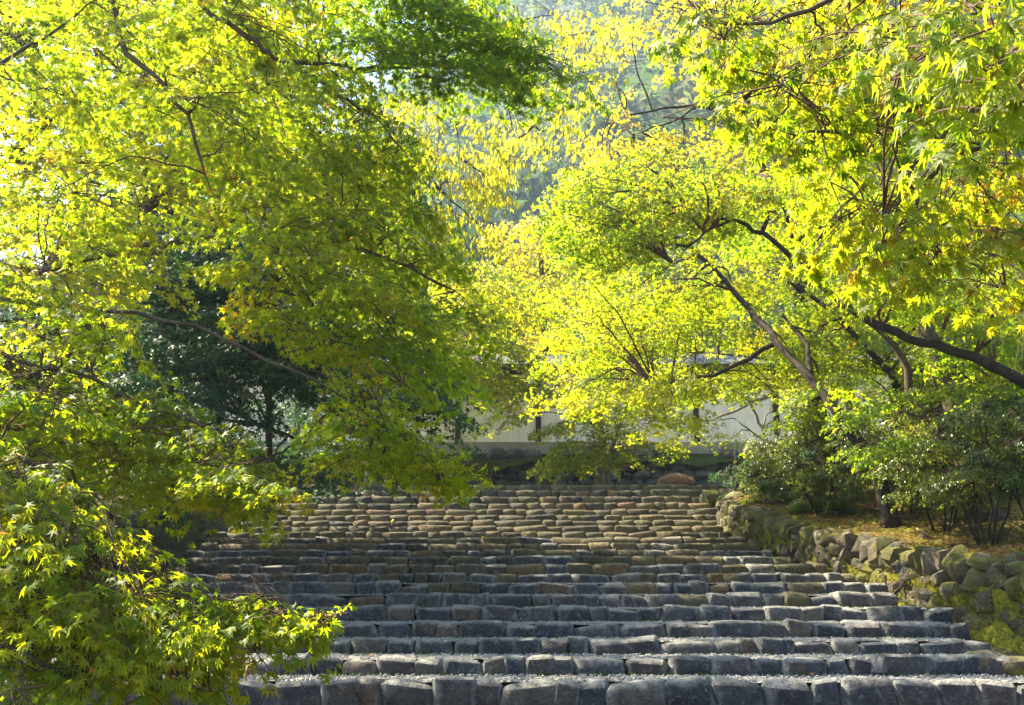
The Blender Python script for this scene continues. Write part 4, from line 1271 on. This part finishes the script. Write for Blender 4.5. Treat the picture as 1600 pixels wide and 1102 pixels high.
# R8: maple behind the leaning one, closes the canopy down to the wall
t = Tree('maple_tree', 'green-gold maple behind the dark limbs, its low boughs hiding the top of the white wall', 'tree', gp(1330, 23.5), M['maple_mid'], 'bark_dark', 0.072, 'small', 38, 0.7)
b0 = t.base
t.wood('trunk', [b0, at(1325, 600, 23.5), at(1290, 520, 23.5), at(1260, 420, 23.5), at(1240, 330, 23.5)], 0.16, 0.05, flare=True)
t.wood('limb', [at(1310, 560, 23.5), at(1200, 560, 23.8), at(1100, 550, 24.2)], 0.06, 0.015)
t.fill([(1040, 360), (1300, 340), (1380, 460), (1380, 600), (1250, 590), (1080, 560)], 22.0, 25.5, 26, 1.0, 1.0, 0.22, 15, (0.08, 0), 0.22, (-0.1, 0.2))
for (px, py, rx, n) in [(900, 560, 0.9, 14), (980, 560, 0.9, 14), (1060, 570, 0.9, 16), (1140, 575, 0.9, 16), (1220, 580, 0.9, 16), (1290, 590, 0.9, 16), (1000, 600, 0.7, 12), (1110, 605, 0.7, 10)]:
    t.pad(at(px, py, 24.5), rx, 0.8, 0.22, n, (0.1, 0), 0.22, 0.1)
t.finish()

# R1: yellow maple filling the upper right of the gap
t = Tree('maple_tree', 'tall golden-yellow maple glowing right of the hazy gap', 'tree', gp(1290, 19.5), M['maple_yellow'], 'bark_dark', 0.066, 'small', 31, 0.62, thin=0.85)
b0 = t.base
t.wood('trunk', [b0, at(1270, 600, 19.5), at(1240, 400, 19.5), at(1215, 240, 19.5), at(1180, 185, 19.4), at(1130, 60, 19.2)], 0.20, 0.05, flare=True)
t.wood('limb', [at(1215, 240, 19.5), at(1115, 170, 19.0), at(1040, 170, 18.8), at(960, 185, 18.6)], 0.055, 0.015)
t.wood('limb', [at(1225, 300, 19.5), at(1115, 172, 19.2), at(1050, 190, 18.9), at(990, 210, 18.9)], 0.04, 0.012)
t.wood('limb', [at(1232, 240, 19.5), at(1232, 190, 19.5), at(1280, 100, 19.5)], 0.06, 0.02)
YP = [(985, 20), (1000, -80), (1400, -100), (1400, 120), (1280, 280), (1130, 330), (1000, 300), (950, 240), (945, 170), (985, 100)]
t.fill(YP, 17.8, 20.5, 62, 1.0, 1.0, 0.25, 21, (0.12, 0), 0.22, (-0.15, 0.25))
for (px, py, rx, n) in [(945, 190, 0.6, 14), (960, 130, 0.6, 14), (985, 50, 0.7, 18), (940, 230, 0.6, 12), (1010, 0, 0.8, 18), (960, 80, 0.5, 10)]:
    t.pad(at(px, py, 18.5), rx, 0.8, 0.2, n, (0.2, 0), 0.25, 0.2)
t.finish()

# R2: maple with the long dark limb
t = Tree('maple_tree', 'spreading green maple with a thick black limb crossing the right half', 'tree', gp(1700, 13.0), M['maple_green'], 'bark_dark', 0.058, 'small', 32, 0.56, thin=0.8)
b0 = t.base
t.wood('trunk', [b0, at(1680, 680, 13.0), at(1640, 620, 13.1)], 0.24, 0.17, flare=True)
t.wood('limb', [at(1640, 620, 13.1), at(1570, 580, 13.2), at(1500, 550, 13.3), at(1420, 530, 13.4), at(1340, 492, 13.5), at(1295, 455, 13.5), at(1250, 410, 13.6), at(1190, 365, 13.7), at(1140, 345, 13.7), at(1080, 340, 13.8)], 0.09, 0.02, wiggle=0.03)
t.wood('limb', [at(1250, 410, 13.6), at(1243, 380, 13.6), at(1232, 350, 13.6), at(1215, 300, 13.6)], 0.055, 0.02)
t.wood('limb', [at(1245, 380, 13.6), at(1285, 355, 13.4), at(1320, 330, 13.4)], 0.035, 0.015)
t.wood('limb', [at(1190, 365, 13.7), at(1200, 330, 13.7), at(1205, 280, 13.7)], 0.04, 0.012)
t.wood('limb', [at(1140, 345, 13.7), at(1100, 365, 13.4), at(1050, 410, 13.3)], 0.025, 0.01)
R2 = [(920, 290), (980, 250), (1150, 250), (1300, 280), (1420, 330), (1420, 420), (1290, 380), (1150, 330), (1050, 380), (950, 390), (900, 340)]
t.fill(R2, 12.8, 14.8, 34, 0.8, 0.85, 0.16, 20, (0.14, 0), 0.2, (-0.2, 0.12))
t.fill([(1300, 420), (1600, 420), (1600, 560), (1440, 520), (1330, 470)], 12.5, 14.2, 12, 0.75, 0.75, 0.16, 18, (0.05, 0), 0.2, (-0.25, 0.05))
for (px, py, rx, n, tt) in [(1110, 310, 0.75, 24, 0.3), (1200, 305, 0.7, 20, 0.35), (1010, 300, 0.7, 20, 0.1), (930, 270, 0.7, 20, -0.05), (890, 330, 0.6, 16, -0.1), (960, 370, 0.7, 18, 0.0), (1060, 330, 0.5, 12, 0.2)]:
    t.pad(at(px, py, 13.4), rx, 0.7, 0.14, n, (0.16, 0), 0.22, tt)
t.finish()

# R3: leaning maple whose trunk rises from the shrubs
t = Tree('maple_tree', 'leaning brown-trunked maple rising out of the sunlit shrubs on the bank', 'tree', gp(1375, 15.6), M['maple_mid'], 'bark_dark', 0.062, 'small', 33, 0.56, thin=0.9)
b0 = t.base
t.wood('trunk', [b0, at(1368, 735, 15.6), at(1335, 685, 15.6), at(1305, 640, 15.6), at(1265, 590, 16.0), at(1215, 535, 16.6), at(1160, 470, 17.6), at(1105, 410, 18.0), at(1060, 370, 18.2)], 0.125, 0.03, wiggle=0.025, flare=True)
t.wood('limb', [at(1215, 535, 16.6), at(1130, 580, 17.2), at(1080, 590, 17.6), at(1020, 600, 18.0)], 0.05, 0.015)
t.wood('limb', [at(1265, 590, 16.0), at(1260, 540, 16.4), at(1210, 480, 17)], 0.06, 0.02)
R3 = [(880, 420), (1000, 370), (1120, 400), (1240, 480), (1290, 560), (1220, 620), (1150, 600), (1060, 640), (960, 640), (900, 560), (850, 520)]
t.fill(R3, 17.4, 20.5, 40, 0.95, 0.95, 0.18, 18, (0.12, 0), 0.22, (-0.2, 0.15))
for (px, py, rx, n, tt) in [(1180, 510, 0.5, 14, 0.3), (1040, 650, 0.5, 12, 0.1), (1290, 620, 0.6, 14, -0.2), (1090, 650, 0.4, 8, 0.2), (950, 600, 0.6, 14, 0.2), (1000, 590, 0.6, 16, 0.1), (1070, 600, 0.6, 16, 0.0), (1140, 580, 0.6, 16, 0.1), (1200, 590, 0.6, 16, 0.0), (1260, 570, 0.6, 16, 0.0),
                            (1240, 640, 0.4, 9, -0.1), (880, 600, 0.5, 12, 0.2), (1320, 560, 0.5, 14, -0.1)]:
    t.pad(at(px, py, 18.5), rx * 1.2, 0.8, 0.14, n, (0.2, 0), 0.22, tt)
t.finish()

# R4: thin dark maple behind
t = Tree('maple_tree', 'thin dark-stemmed maple with a crooked trunk between the leaning and the thick trees', 'tree', gp(1425, 17.0), M['maple_green'], 'bark_dark', 0.06, 'small', 34, 0.58, thin=0.75)
b0 = t.base
t.wood('trunk', [b0, at(1430, 700, 17), at(1412, 640, 17), at(1395, 590, 17), at(1370, 560, 17), at(1310, 500, 17.2), at(1270, 465, 17.3), at(1230, 440, 17.3)], 0.10, 0.03, flare=True)
t.fill([(1230, 430), (1430, 430), (1600, 560), (1600, 640), (1480, 620), (1340, 600), (1250, 520)], 16.2, 18.5, 26, 0.85, 0.85, 0.18, 18, (0.1, 0), 0.22, (-0.15, 0.15))
for (px, py, rx, n, tt) in [(1360, 690, 0.6, 14, -0.3), (1440, 670, 0.6, 14, -0.3), (1540, 650, 0.7, 16, -0.3), (1300, 590, 0.6, 14, -0.1), (1400, 610, 0.6, 14, -0.1), (1480, 600, 0.6, 14, 0.0), (1570, 600, 0.7, 16, -0.1), (1340, 640, 0.5, 12, -0.1), (1590, 520, 0.6, 14, 0.0)]:
    t.pad(at(px, py, 14.3), rx, 0.6, 0.12, n, (0.2, 0), 0.2, tt)
t.finish()

# R5: thick twin trunk
t = Tree('maple_tree', 'thick-trunked old maple with two stems behind the shrubs at the right', 'tree', gp(1518, 15.0), M['maple_mid'], 'bark', 0.06, 'small', 35, 0.58, thin=0.72)
b0 = t.base
t.wood('trunk', [b0, at(1512, 720, 15), at(1497, 650, 15), at(1465, 570, 15.1), at(1445, 500, 15.2), at(1440, 420, 15.2), at(1400, 330, 15.2)], 0.23, 0.07, wiggle=0.03, sides=10, flare=True)
t.wood('trunk', [at(1490, 740, 15.2), at(1470, 680, 15.2), at(1425, 625, 15.3), at(1410, 560, 15.3), at(1340, 480, 15.4)], 0.12, 0.04)
t.wood('limb', [at(1480, 610, 15.1), at(1510, 540, 15.2), at(1530, 440, 15.2), at(1560, 380, 15.2)], 0.09, 0.03)
t.fill([(1240, 180), (1450, 100), (1640, 60), (1640, 480), (1450, 440), (1300, 340)], 14.6, 17.5, 32, 0.95, 0.95, 0.2, 20, (0.1, 0), 0.22, (-0.15, 0.2))
t.fill([(1340, 420), (1640, 400), (1640, 640), (1500, 640), (1380, 560)], 16.5, 19.0, 22, 0.95, 0.95, 0.22, 18, (0.1, 0), 0.22, (0.0, 0.3))
t.fill([(1560, 640), (1640, 620), (1640, 700), (1560, 690)], 16.5, 18, 5, 0.7, 0.7, 0.2, 16, (0, 0), 0.22, (0.2, 0.4))
t.finish()

# R6: slender young tree near the wall
t = Tree('slender_tree', 'slender pale-stemmed young tree with sparse leaves before the right end of the white wall', 'tree', tuple(at(1213, 722, 25.0)), M['maple_mid'], 'bark_pale', 0.08, 'small', 36, 0.55)
t.wood('trunk', [at(1213, 728, 25), at(1203, 700, 25), at(1190, 670, 25), at(1172, 630, 25), at(1150, 600, 25)], 0.06, 0.022)
t.wood('limb', [at(1190, 668, 25), at(1200, 645, 25), at(1215, 620, 25)], 0.025, 0.01)
t.wood('limb', [at(1196, 690, 25), at(1165, 668, 25), at(1150, 655, 25)], 0.03, 0.012)
t.wood('limb', [at(1215, 612, 23.5), at(1185, 625, 23.5), at(1165, 622, 23.5), at(1135, 592, 23.5), at(1170, 600, 23.5), at(1220, 605, 23.5)], 0.06, 0.04)
t.wood('limb', [at(1185, 625, 23.5), at(1130, 650, 23.5), at(1060, 670, 23.5)], 0.045, 0.014)
for (px, py, rx, n) in [(1150, 680, 0.35, 5), (1230, 660, 0.4, 6), (1110, 670, 0.4, 6), (1240, 690, 0.4, 6), (1080, 680, 0.35, 5), (1195, 700, 0.3, 4), (1255, 640, 0.5, 8)]:
    t.pad(at(px, py, 24.6), rx, 0.4, 0.25, n, (0.1, 0), 0.2, 0.15)
t.finish()

# R7: near boughs with large leaves, top right
t = Tree('maple_tree', 'near maple boughs with large turning leaves hanging in the upper right corner', 'tree', (3.4, 2.2, 0.0), M['maple_fore'], 'bark', 0.040, 'fine', 37, 0.32, hang=0.35, singles=300, thin=0.8)
t.wood('trunk', [(3.4, 2.2, -0.3), (3.3, 2.3, 1.4), (3.0, 2.5, 2.8), (2.6, 2.7, 3.6)], 0.13, 0.06, flare=True)
t.wood('limb', [(2.6, 2.7, 3.6), at(1640, 60, 2.8), at(1560, 130, 2.9), at(1440, 240, 3.0), at(1380, 340, 3.0)], 0.022, 0.005)
t.wood('limb', [(2.6, 2.7, 3.6), at(1560, -140, 3.0), at(1380, -40, 3.1), at(1240, 20, 3.1), at(1100, 30, 3.1)], 0.022, 0.004)
t.wood('limb', [(3.0, 2.5, 2.8), at(1640, 210, 3.4), at(1530, 230, 3.4), at(1460, 270, 3.4), at(1400, 380, 3.4), at(1380, 420, 3.4)], 0.018, 0.004)
t.wood('limb', [at(1560, 130, 2.9), at(1400, 170, 3.0), at(1300, 210, 3.0), at(1200, 200, 3.0)], 0.012, 0.004)
RF = [(1180, -60), (1660, -80), (1660, 330), (1560, 330), (1420, 330), (1300, 230), (1180, 150)]
t.fill(RF, 2.8, 4.5, 32, 0.36, 0.36, 0.09, 7, (0.25, 0), 0.25, (0.0, 0.3))
for (px, py, Y, rx, n, tt) in [(1080, 20, 3.2, 0.12, 3, -0.1), (1130, 40, 3.2, 0.14, 4, 0.0), (1210, 130, 3.1, 0.18, 4, 0.0), (1270, 200, 3.0, 0.16, 4, 0.1), (1380, 360, 3.1, 0.2, 7, 0.15), (1330, 330, 3.1, 0.2, 5, 0.2),
                               (1450, 390, 3.2, 0.18, 6, 0.15), (1540, 360, 3.2, 0.2, 6, 0.2), (1400, 300, 3.1, 0.2, 5, 0.15), (1560, 60, 1.7, 0.14, 4, -0.1), (1600, 120, 1.7, 0.14, 4, -0.1), (1500, 10, 1.8, 0.15, 3, 0.0), (1570, 430, 3.6, 0.18, 5, 0.3)]:
    t.pad(at(px, py, Y), rx, rx, 0.08, n, (0.3, 0), 0.25, tt)
t.finish()

# ------------------------------------------------------------------ shrubs on the right bank
class Shrub(Tree):
    def grow(self, h, r, stems, clumps, per, leaves_low=0.35):
        b = self.base
        for i in range(stems):
            a = 2 * PI * i / stems + self.r.uniform(-0.4, 0.4)
            e = b + Vector((math.cos(a) * r * 0.6, math.sin(a) * r * 0.6, h * self.r.uniform(0.6, 0.85)))
            s = b + Vector((math.cos(a) * 0.07, math.sin(a) * 0.07, -0.05))
            self.wood('stem', [s, (s + e) / 2 + Vector((self.r.uniform(-.08, .08), self.r.uniform(-.08, .08), 0.05)), e], 0.02, 0.008, 3, 0.015, 5)
        for i in range(clumps):
            th, q = self.r.uniform(0, 2 * PI), math.sqrt(self.r.random())
            zz = self.r.random()
            rad = r * q * math.sin(PI * (0.12 + 0.8 * zz)) ** 0.6
            p = b + Vector((rad * math.cos(th), rad * math.sin(th), h * (leaves_low + (1 - leaves_low) * zz)))
            self.pad(p, r * 0.3, r * 0.3, 0.2, per, (0, 0), 0.3, self.r.uniform(-0.2, 0.2))


SH = [('shrub', 'small dark rounded azalea beside the top end of the right retaining wall', 1152, 21.6, 0.8, 0.62, 'maple_dark', 18, 0.05, 0.08),
      ('shrub', 'pale green bush on the bank just past the dark azalea', 1222, 20.2, 1.35, 0.8, 'shrub', 28, 0.055, 0.18),
      ('shrub', 'light green glossy bush below the leaning trunk', 1300, 18.4, 1.6, 0.95, 'shrub', 34, 0.055, 0.2),
      ('shrub', 'broad glossy bush in front of the leaning trunk foot', 1392, 16.2, 1.65, 0.95, 'shrub', 36, 0.05, 0.25),
      ('shrub', 'glossy bush with a bare leg above two slanting stakes', 1450, 14.6, 1.65, 0.85, 'shrub', 34, 0.05, 0.36),
      ('shrub', 'thin-stemmed dark glossy bush at the edge of the wall', 1515, 13.3, 1.75, 0.85, 'shrub', 36, 0.05, 0.4),
      ('shrub', 'open-legged glossy bush nearest the right edge of the picture', 1595, 12.9, 2.0, 0.9, 'shrub', 38, 0.05, 0.4),
      ('shrub', 'tall glossy bush behind the thick twin trunk', 1585, 17.0, 2.6, 1.1, 'shrub', 44, 0.055, 0.2),
      ('shrub', 'low pale bush hanging at the wall edge just in front of the pale green bush', 1200, 19.2, 0.8, 0.6, 'shrub', 20, 0.055, 0.08),
      ('shrub', 'low bush at the wall edge in front of the light green glossy bush', 1275, 17.2, 0.85, 0.65, 'shrub', 22, 0.055, 0.1),
      ('shrub', 'deep green bush in the shade between the slender tree and the leaning trunk', 1262, 23.0, 1.6, 1.0, 'maple_dark', 26, 0.06, 0.12),
      ('shrub', 'bush in the sun between the leaning trunk and the thick trunk', 1440, 18.3, 2.0, 1.1, 'shrub', 38, 0.055, 0.15)]
for i, (nm, lab, px_, Y, h, r, mat, cl, L, low) in enumerate(SH):
    s = Shrub(nm, lab, 'shrub', gp(px_, Y, -0.05), M[mat], 'bark_dark', L, 'oval', 60 + i, 0.26, gap=L * 1.1, group='shrubs on the right bank')
    s.grow(h, r, 6 if low > 0.3 else 4, cl, 9, low)
    s.finish(('foliage', 'twigs'))

# moss and litter on the bank, stakes, sticks
pts = []
for _ in range(2600):
    Y = random.uniform(10.5, 20.5); o_ = abs(random.gauss(0, 1.3)) + 0.2
    x = float(wall_x(Y)) + o_
    if vnoise(np.array([x * 1.1]), np.array([Y * 1.1]), 91)[0] < -0.25: continue
    pts.append((x, Y, float(wall_t(Y)) - 0.03 + min(o_, 6) * 0.13))
V, T = blades(np.array(pts), np.tile([[0, 0, 1.0]], (len(pts), 1)), 0.04, 12, np.array([0.07, 0.07, 0.01]), 8)
o = link('moss', mesh_np('moss_bank', V, T, M['moss'], smooth=False))
tag(o, 'sunlit moss patches on top of the right bank', 'moss', kind='stuff')


nl = 7000
LY = RNG.uniform(10.0, 20.8, nl); LO = np.abs(RNG.normal(0, 1.6, nl)) + 0.1
LX = wall_x(LY) + LO
LZ = wall_t(LY) + 0.05 + np.clip(LO, 0, 6) * 0.13 + 0.06 * vnoise(LX * 1.3, LY * 1.3, 11) * np.clip(LO * 2, 0.2, 1)
v, t_ = LEAF['small']
a = RNG.uniform(0, 2 * PI, nl)
fw = np.stack([np.cos(a), np.sin(a), RNG.normal(0, 0.35, nl)], -1); fw /= np.linalg.norm(fw, axis=1, keepdims=True)
nr = np.stack([RNG.normal(0, 0.3, nl), RNG.normal(0, 0.3, nl), np.ones(nl)], -1); nr -= fw * (nr * fw).sum(1, keepdims=True); nr /= np.linalg.norm(nr, axis=1, keepdims=True)
B = np.stack([fw, np.cross(nr, fw), nr], -1) * RNG.uniform(0.03, 0.06, nl)[:, None, None]
V = np.einsum('nij,mj->nmi', B, v) + np.stack([LX, LY, LZ], -1)[:, None]
T = (t_[None] + (np.arange(nl) * len(v))[:, None, None]).reshape(-1, 3)
dl = leaf_mat('dry_leaf', [(0, (0.07, 0.035, 0.018)), (0.6, (0.16, 0.08, 0.035)), (1, (0.24, 0.15, 0.06))], [(0, (0.2, 0.09, 0.03)), (1, (0.4, 0.25, 0.08))], trans=0.3)
o = link('leaf_litter', mesh_np('leaf_litter', V.reshape(-1, 3), T, dl, attr={'tint': np.repeat(RNG.random(nl), len(t_))}))
tag(o, 'dry brown fallen leaves littering the right bank under the shrubs', 'leaves', kind='stuff')


def stick(name, p0, p1, r0, r1, mat, label, cat, group=None):
    mb = MB(); mb.tube(curve_pts([p0, (Vector(p0) + Vector(p1)) / 2 + Vector((0.01, 0, 0.02)), p1], 3, 0.006), [r0 + (r1 - r0) * i / 6 for i in range(7)], 6)
    c = Vector(p0)
    o = mb.build(name, mat)
    for v in o.data.vertices: v.co -= c
    o.location = c
    tag(o, label, cat, group)
    return o


f1, f2 = gp(1424, 14.2, -0.03), gp(1436, 14.2, -0.03)
stick('stake', f1, at(1432, 825, 14.3), 0.018, 0.012, M['stake'], 'pale thin stake leaning right under the bare-legged bush', 'stake', 'stakes under the shrubs')
stick('stake', f2, at(1434, 828, 14.1), 0.018, 0.012, M['stake'], 'pale upright stake crossing the leaning one', 'stake', 'stakes under the shrubs')
stick('stake', gp(1459, 14.0, -0.03), at(1436, 838, 14.2), 0.014, 0.010, M['twig'], 'brown stake leaning left towards the two pale ones', 'stake', 'stakes under the shrubs')
stick('stick', at(1345, 942, 14.2), at(1378, 915, 14.4), 0.035, 0.02, M['bark_dark'], 'dark fallen branch stub in the moss nearer the steps', 'branch', 'fallen branches in the moss')
stick('stick', at(1376, 950, 13.4), at(1410, 915, 13.7), 0.03, 0.015, M['bark_dark'], 'dark fallen branch stub in the moss nearer the retaining wall', 'branch', 'fallen branches in the moss')
stick('pole', at(418, 812, 17.5), at(420, 600, 17.5), 0.07, 0.06, M['dark_wood'], 'thin dark wooden pole standing at the left of the upper steps', 'pole')
stick('pole', at(1149, 770, 24.0), at(1148, 700, 24.0), 0.012, 0.012, M['stake'], 'very thin pale rod standing before the mossy wall', 'rod')

# pale bare twigs hanging at the right edge
tb = MB()
rt = random.Random(77)
c0 = at(1600, 400, 9.0)
for i in range(16):
    a = at(rt.uniform(1560, 1640), rt.uniform(390, 430), 9.0 + rt.uniform(-0.2, 0.2))
    b_ = a + Vector((rt.uniform(-0.45, 0.1), rt.uniform(-0.2, 0.2), -rt.uniform(0.3, 1.0)))
    tb.tube(curve_pts([a, (a + b_) / 2 + Vector((rt.uniform(-.1, .1), 0, 0.1)), b_], 4, 0.01, rt), [0.006 - 0.004 * k / 8 for k in range(9)], 3, False)
tb.tube(curve_pts([at(1700, 330, 9.2), at(1640, 390, 9.0), at(1560, 410, 9.0)], 4, 0.01, rt), [0.02 - 0.012 * k / 8 for k in range(9)], 5)
o = tb.build('dead_branch', M['bark_pale'])
tag(o, 'pale leafless hanging twigs in front of the trees at the right edge', 'branch')

# fallen leaves on the steps
v, t_ = LEAF['fine']
for i, (px_, py_, n, lab) in enumerate([(722, 893, 8, 'orange fallen leaf lying on the middle of the ninth step'), (480, 926, 6, 'yellow fallen leaf by the left bough on the shaded steps'), (756, 838, 12, 'tan fallen leaf on the upper steps below the finger of maple'),
                                        (614, 822, 15, 'yellow fallen leaf on the upper left steps')]):
    me = mesh_np('fallen_leaf', v * 0.07, t_, M['maple_yellow'], attr={'tint': np.full(len(t_), 0.95 if i % 2 == 0 else 0.6)})
    o = link('fallen_leaf', me)
    p = at(px_, py_, SY[n] + 0.05)
    o.location = (p.x, p.y, SZ[n] + 0.025)
    o.rotation_euler = (0.5, 0.2, i * 1.3)
    tag(o, lab, 'leaf', 'fallen leaves on the steps')

nl = 110
ns = RNG.integers(0, NROW - 1, nl)
LX = np.array([RNG.uniform(XL[k] + 0.3, XR[k] - 0.2) for k in ns]); LY = np.array([SY[k] + RNG.uniform(0.05, 0.7) for k in ns]) - LX * SKEW
LZ = np.array([SZ[k] for k in ns]) + 0.02
a = RNG.uniform(0, 2 * PI, nl)
fw = np.stack([np.cos(a), np.sin(a), RNG.normal(0, 0.4, nl)], -1); fw /= np.linalg.norm(fw, axis=1, keepdims=True)
nr = np.stack([RNG.normal(0, 0.4, nl), RNG.normal(0, 0.4, nl), np.ones(nl)], -1); nr -= fw * (nr * fw).sum(1, keepdims=True); nr /= np.linalg.norm(nr, axis=1, keepdims=True)
v, t_ = LEAF['fine']
B = np.stack([fw, np.cross(nr, fw), nr], -1) * RNG.uniform(0.03, 0.05, nl)[:, None, None]
V = np.einsum('nij,mj->nmi', B, v) + np.stack([LX, LY, LZ], -1)[:, None]
T = (t_[None] + (np.arange(nl) * len(v))[:, None, None]).reshape(-1, 3)
o = link('leaf_litter', mesh_np('step_litter', V.reshape(-1, 3), T, dl, attr={'tint': np.repeat(RNG.random(nl), len(t_))}))
tag(o, 'scattered small dry leaves on the stair treads', 'leaves', kind='stuff')

# ------------------------------------------------------------------ woods on the hill
r = np.random.default_rng(12)
NC = 1700
X = r.uniform(-110, 150, NC); Y = r.uniform(66, 270, NC)
Zc = hill_z(X, Y)
R = r.uniform(2.6, 5.0, NC)
K = 52
d = r.normal(0, 1, (NC, K, 3)); d /= np.linalg.norm(d, axis=2, keepdims=True)
d[..., 2] = np.abs(d[..., 2]) * 1.1 - 0.25
cen = np.stack([X, Y, Zc + R * 0.9], -1)
P = (cen[:, None] + d * R[:, None, None] * r.uniform(0.75, 1.05, (NC, K, 1))).reshape(-1, 3)
nr = (d + r.normal(0, 0.5, d.shape)).reshape(-1, 3); nr /= np.linalg.norm(nr, axis=1, keepdims=True)
fw = np.cross(nr, r.normal(0, 1, nr.shape)); fw /= np.linalg.norm(fw, axis=1, keepdims=True)
sd = np.cross(nr, fw)
sz = np.repeat(R, K) * r.uniform(0.3, 0.5, NC * K)
v, t_ = LEAF['small']
B = np.stack([fw, sd, nr], -1) * sz[:, None, None]
V = np.einsum('nij,mj->nmi', B, v - [0.3, 0, 0]) + P[:, None]
T = (t_[None] + (np.arange(len(P)) * len(v))[:, None, None]).reshape(-1, 3)
ct = np.clip(np.repeat(r.uniform(0, 0.85, NC) ** 1.3 + 0.35 * (r.random(NC) < 0.12), K) + r.normal(0, 0.06, NC * K), 0, 1)
woods = link('woods', mesh_np('woods', V.reshape(-1, 3), T, M['hill_leaf'], attr={'tint': np.repeat(ct, len(t_))}))
tag(woods, 'hazy blue-green woods covering the hillside', 'woods', kind='stuff')

# ------------------------------------------------------------------ haze
hm = bpy.data.materials.new('haze')
hm.use_nodes = True
hn = hm.node_tree
hn.nodes.remove(hn.nodes['Principled BSDF'])
pvn = hn.nodes.new('ShaderNodeVolumePrincipled')
pvn.inputs['Color'].default_value = (0.52, 0.72, 1.0, 1)
pvn.inputs['Density'].default_value = 0.0008
pvn.inputs['Anisotropy'].default_value = 0.6
hn.links.new(pvn.outputs[0], hn.nodes['Material Output'].inputs['Volume'])
mb = MB(); mb.box((0, 320, 112), (2000, 1300, 236))
hz = mb.build('haze', hm, None, False)
tag(hz, 'pale blue haze in the air', 'haze', kind='stuff')
hz.display_type = 'WIRE'

print('LEAFTRIS', TOTAL[0])
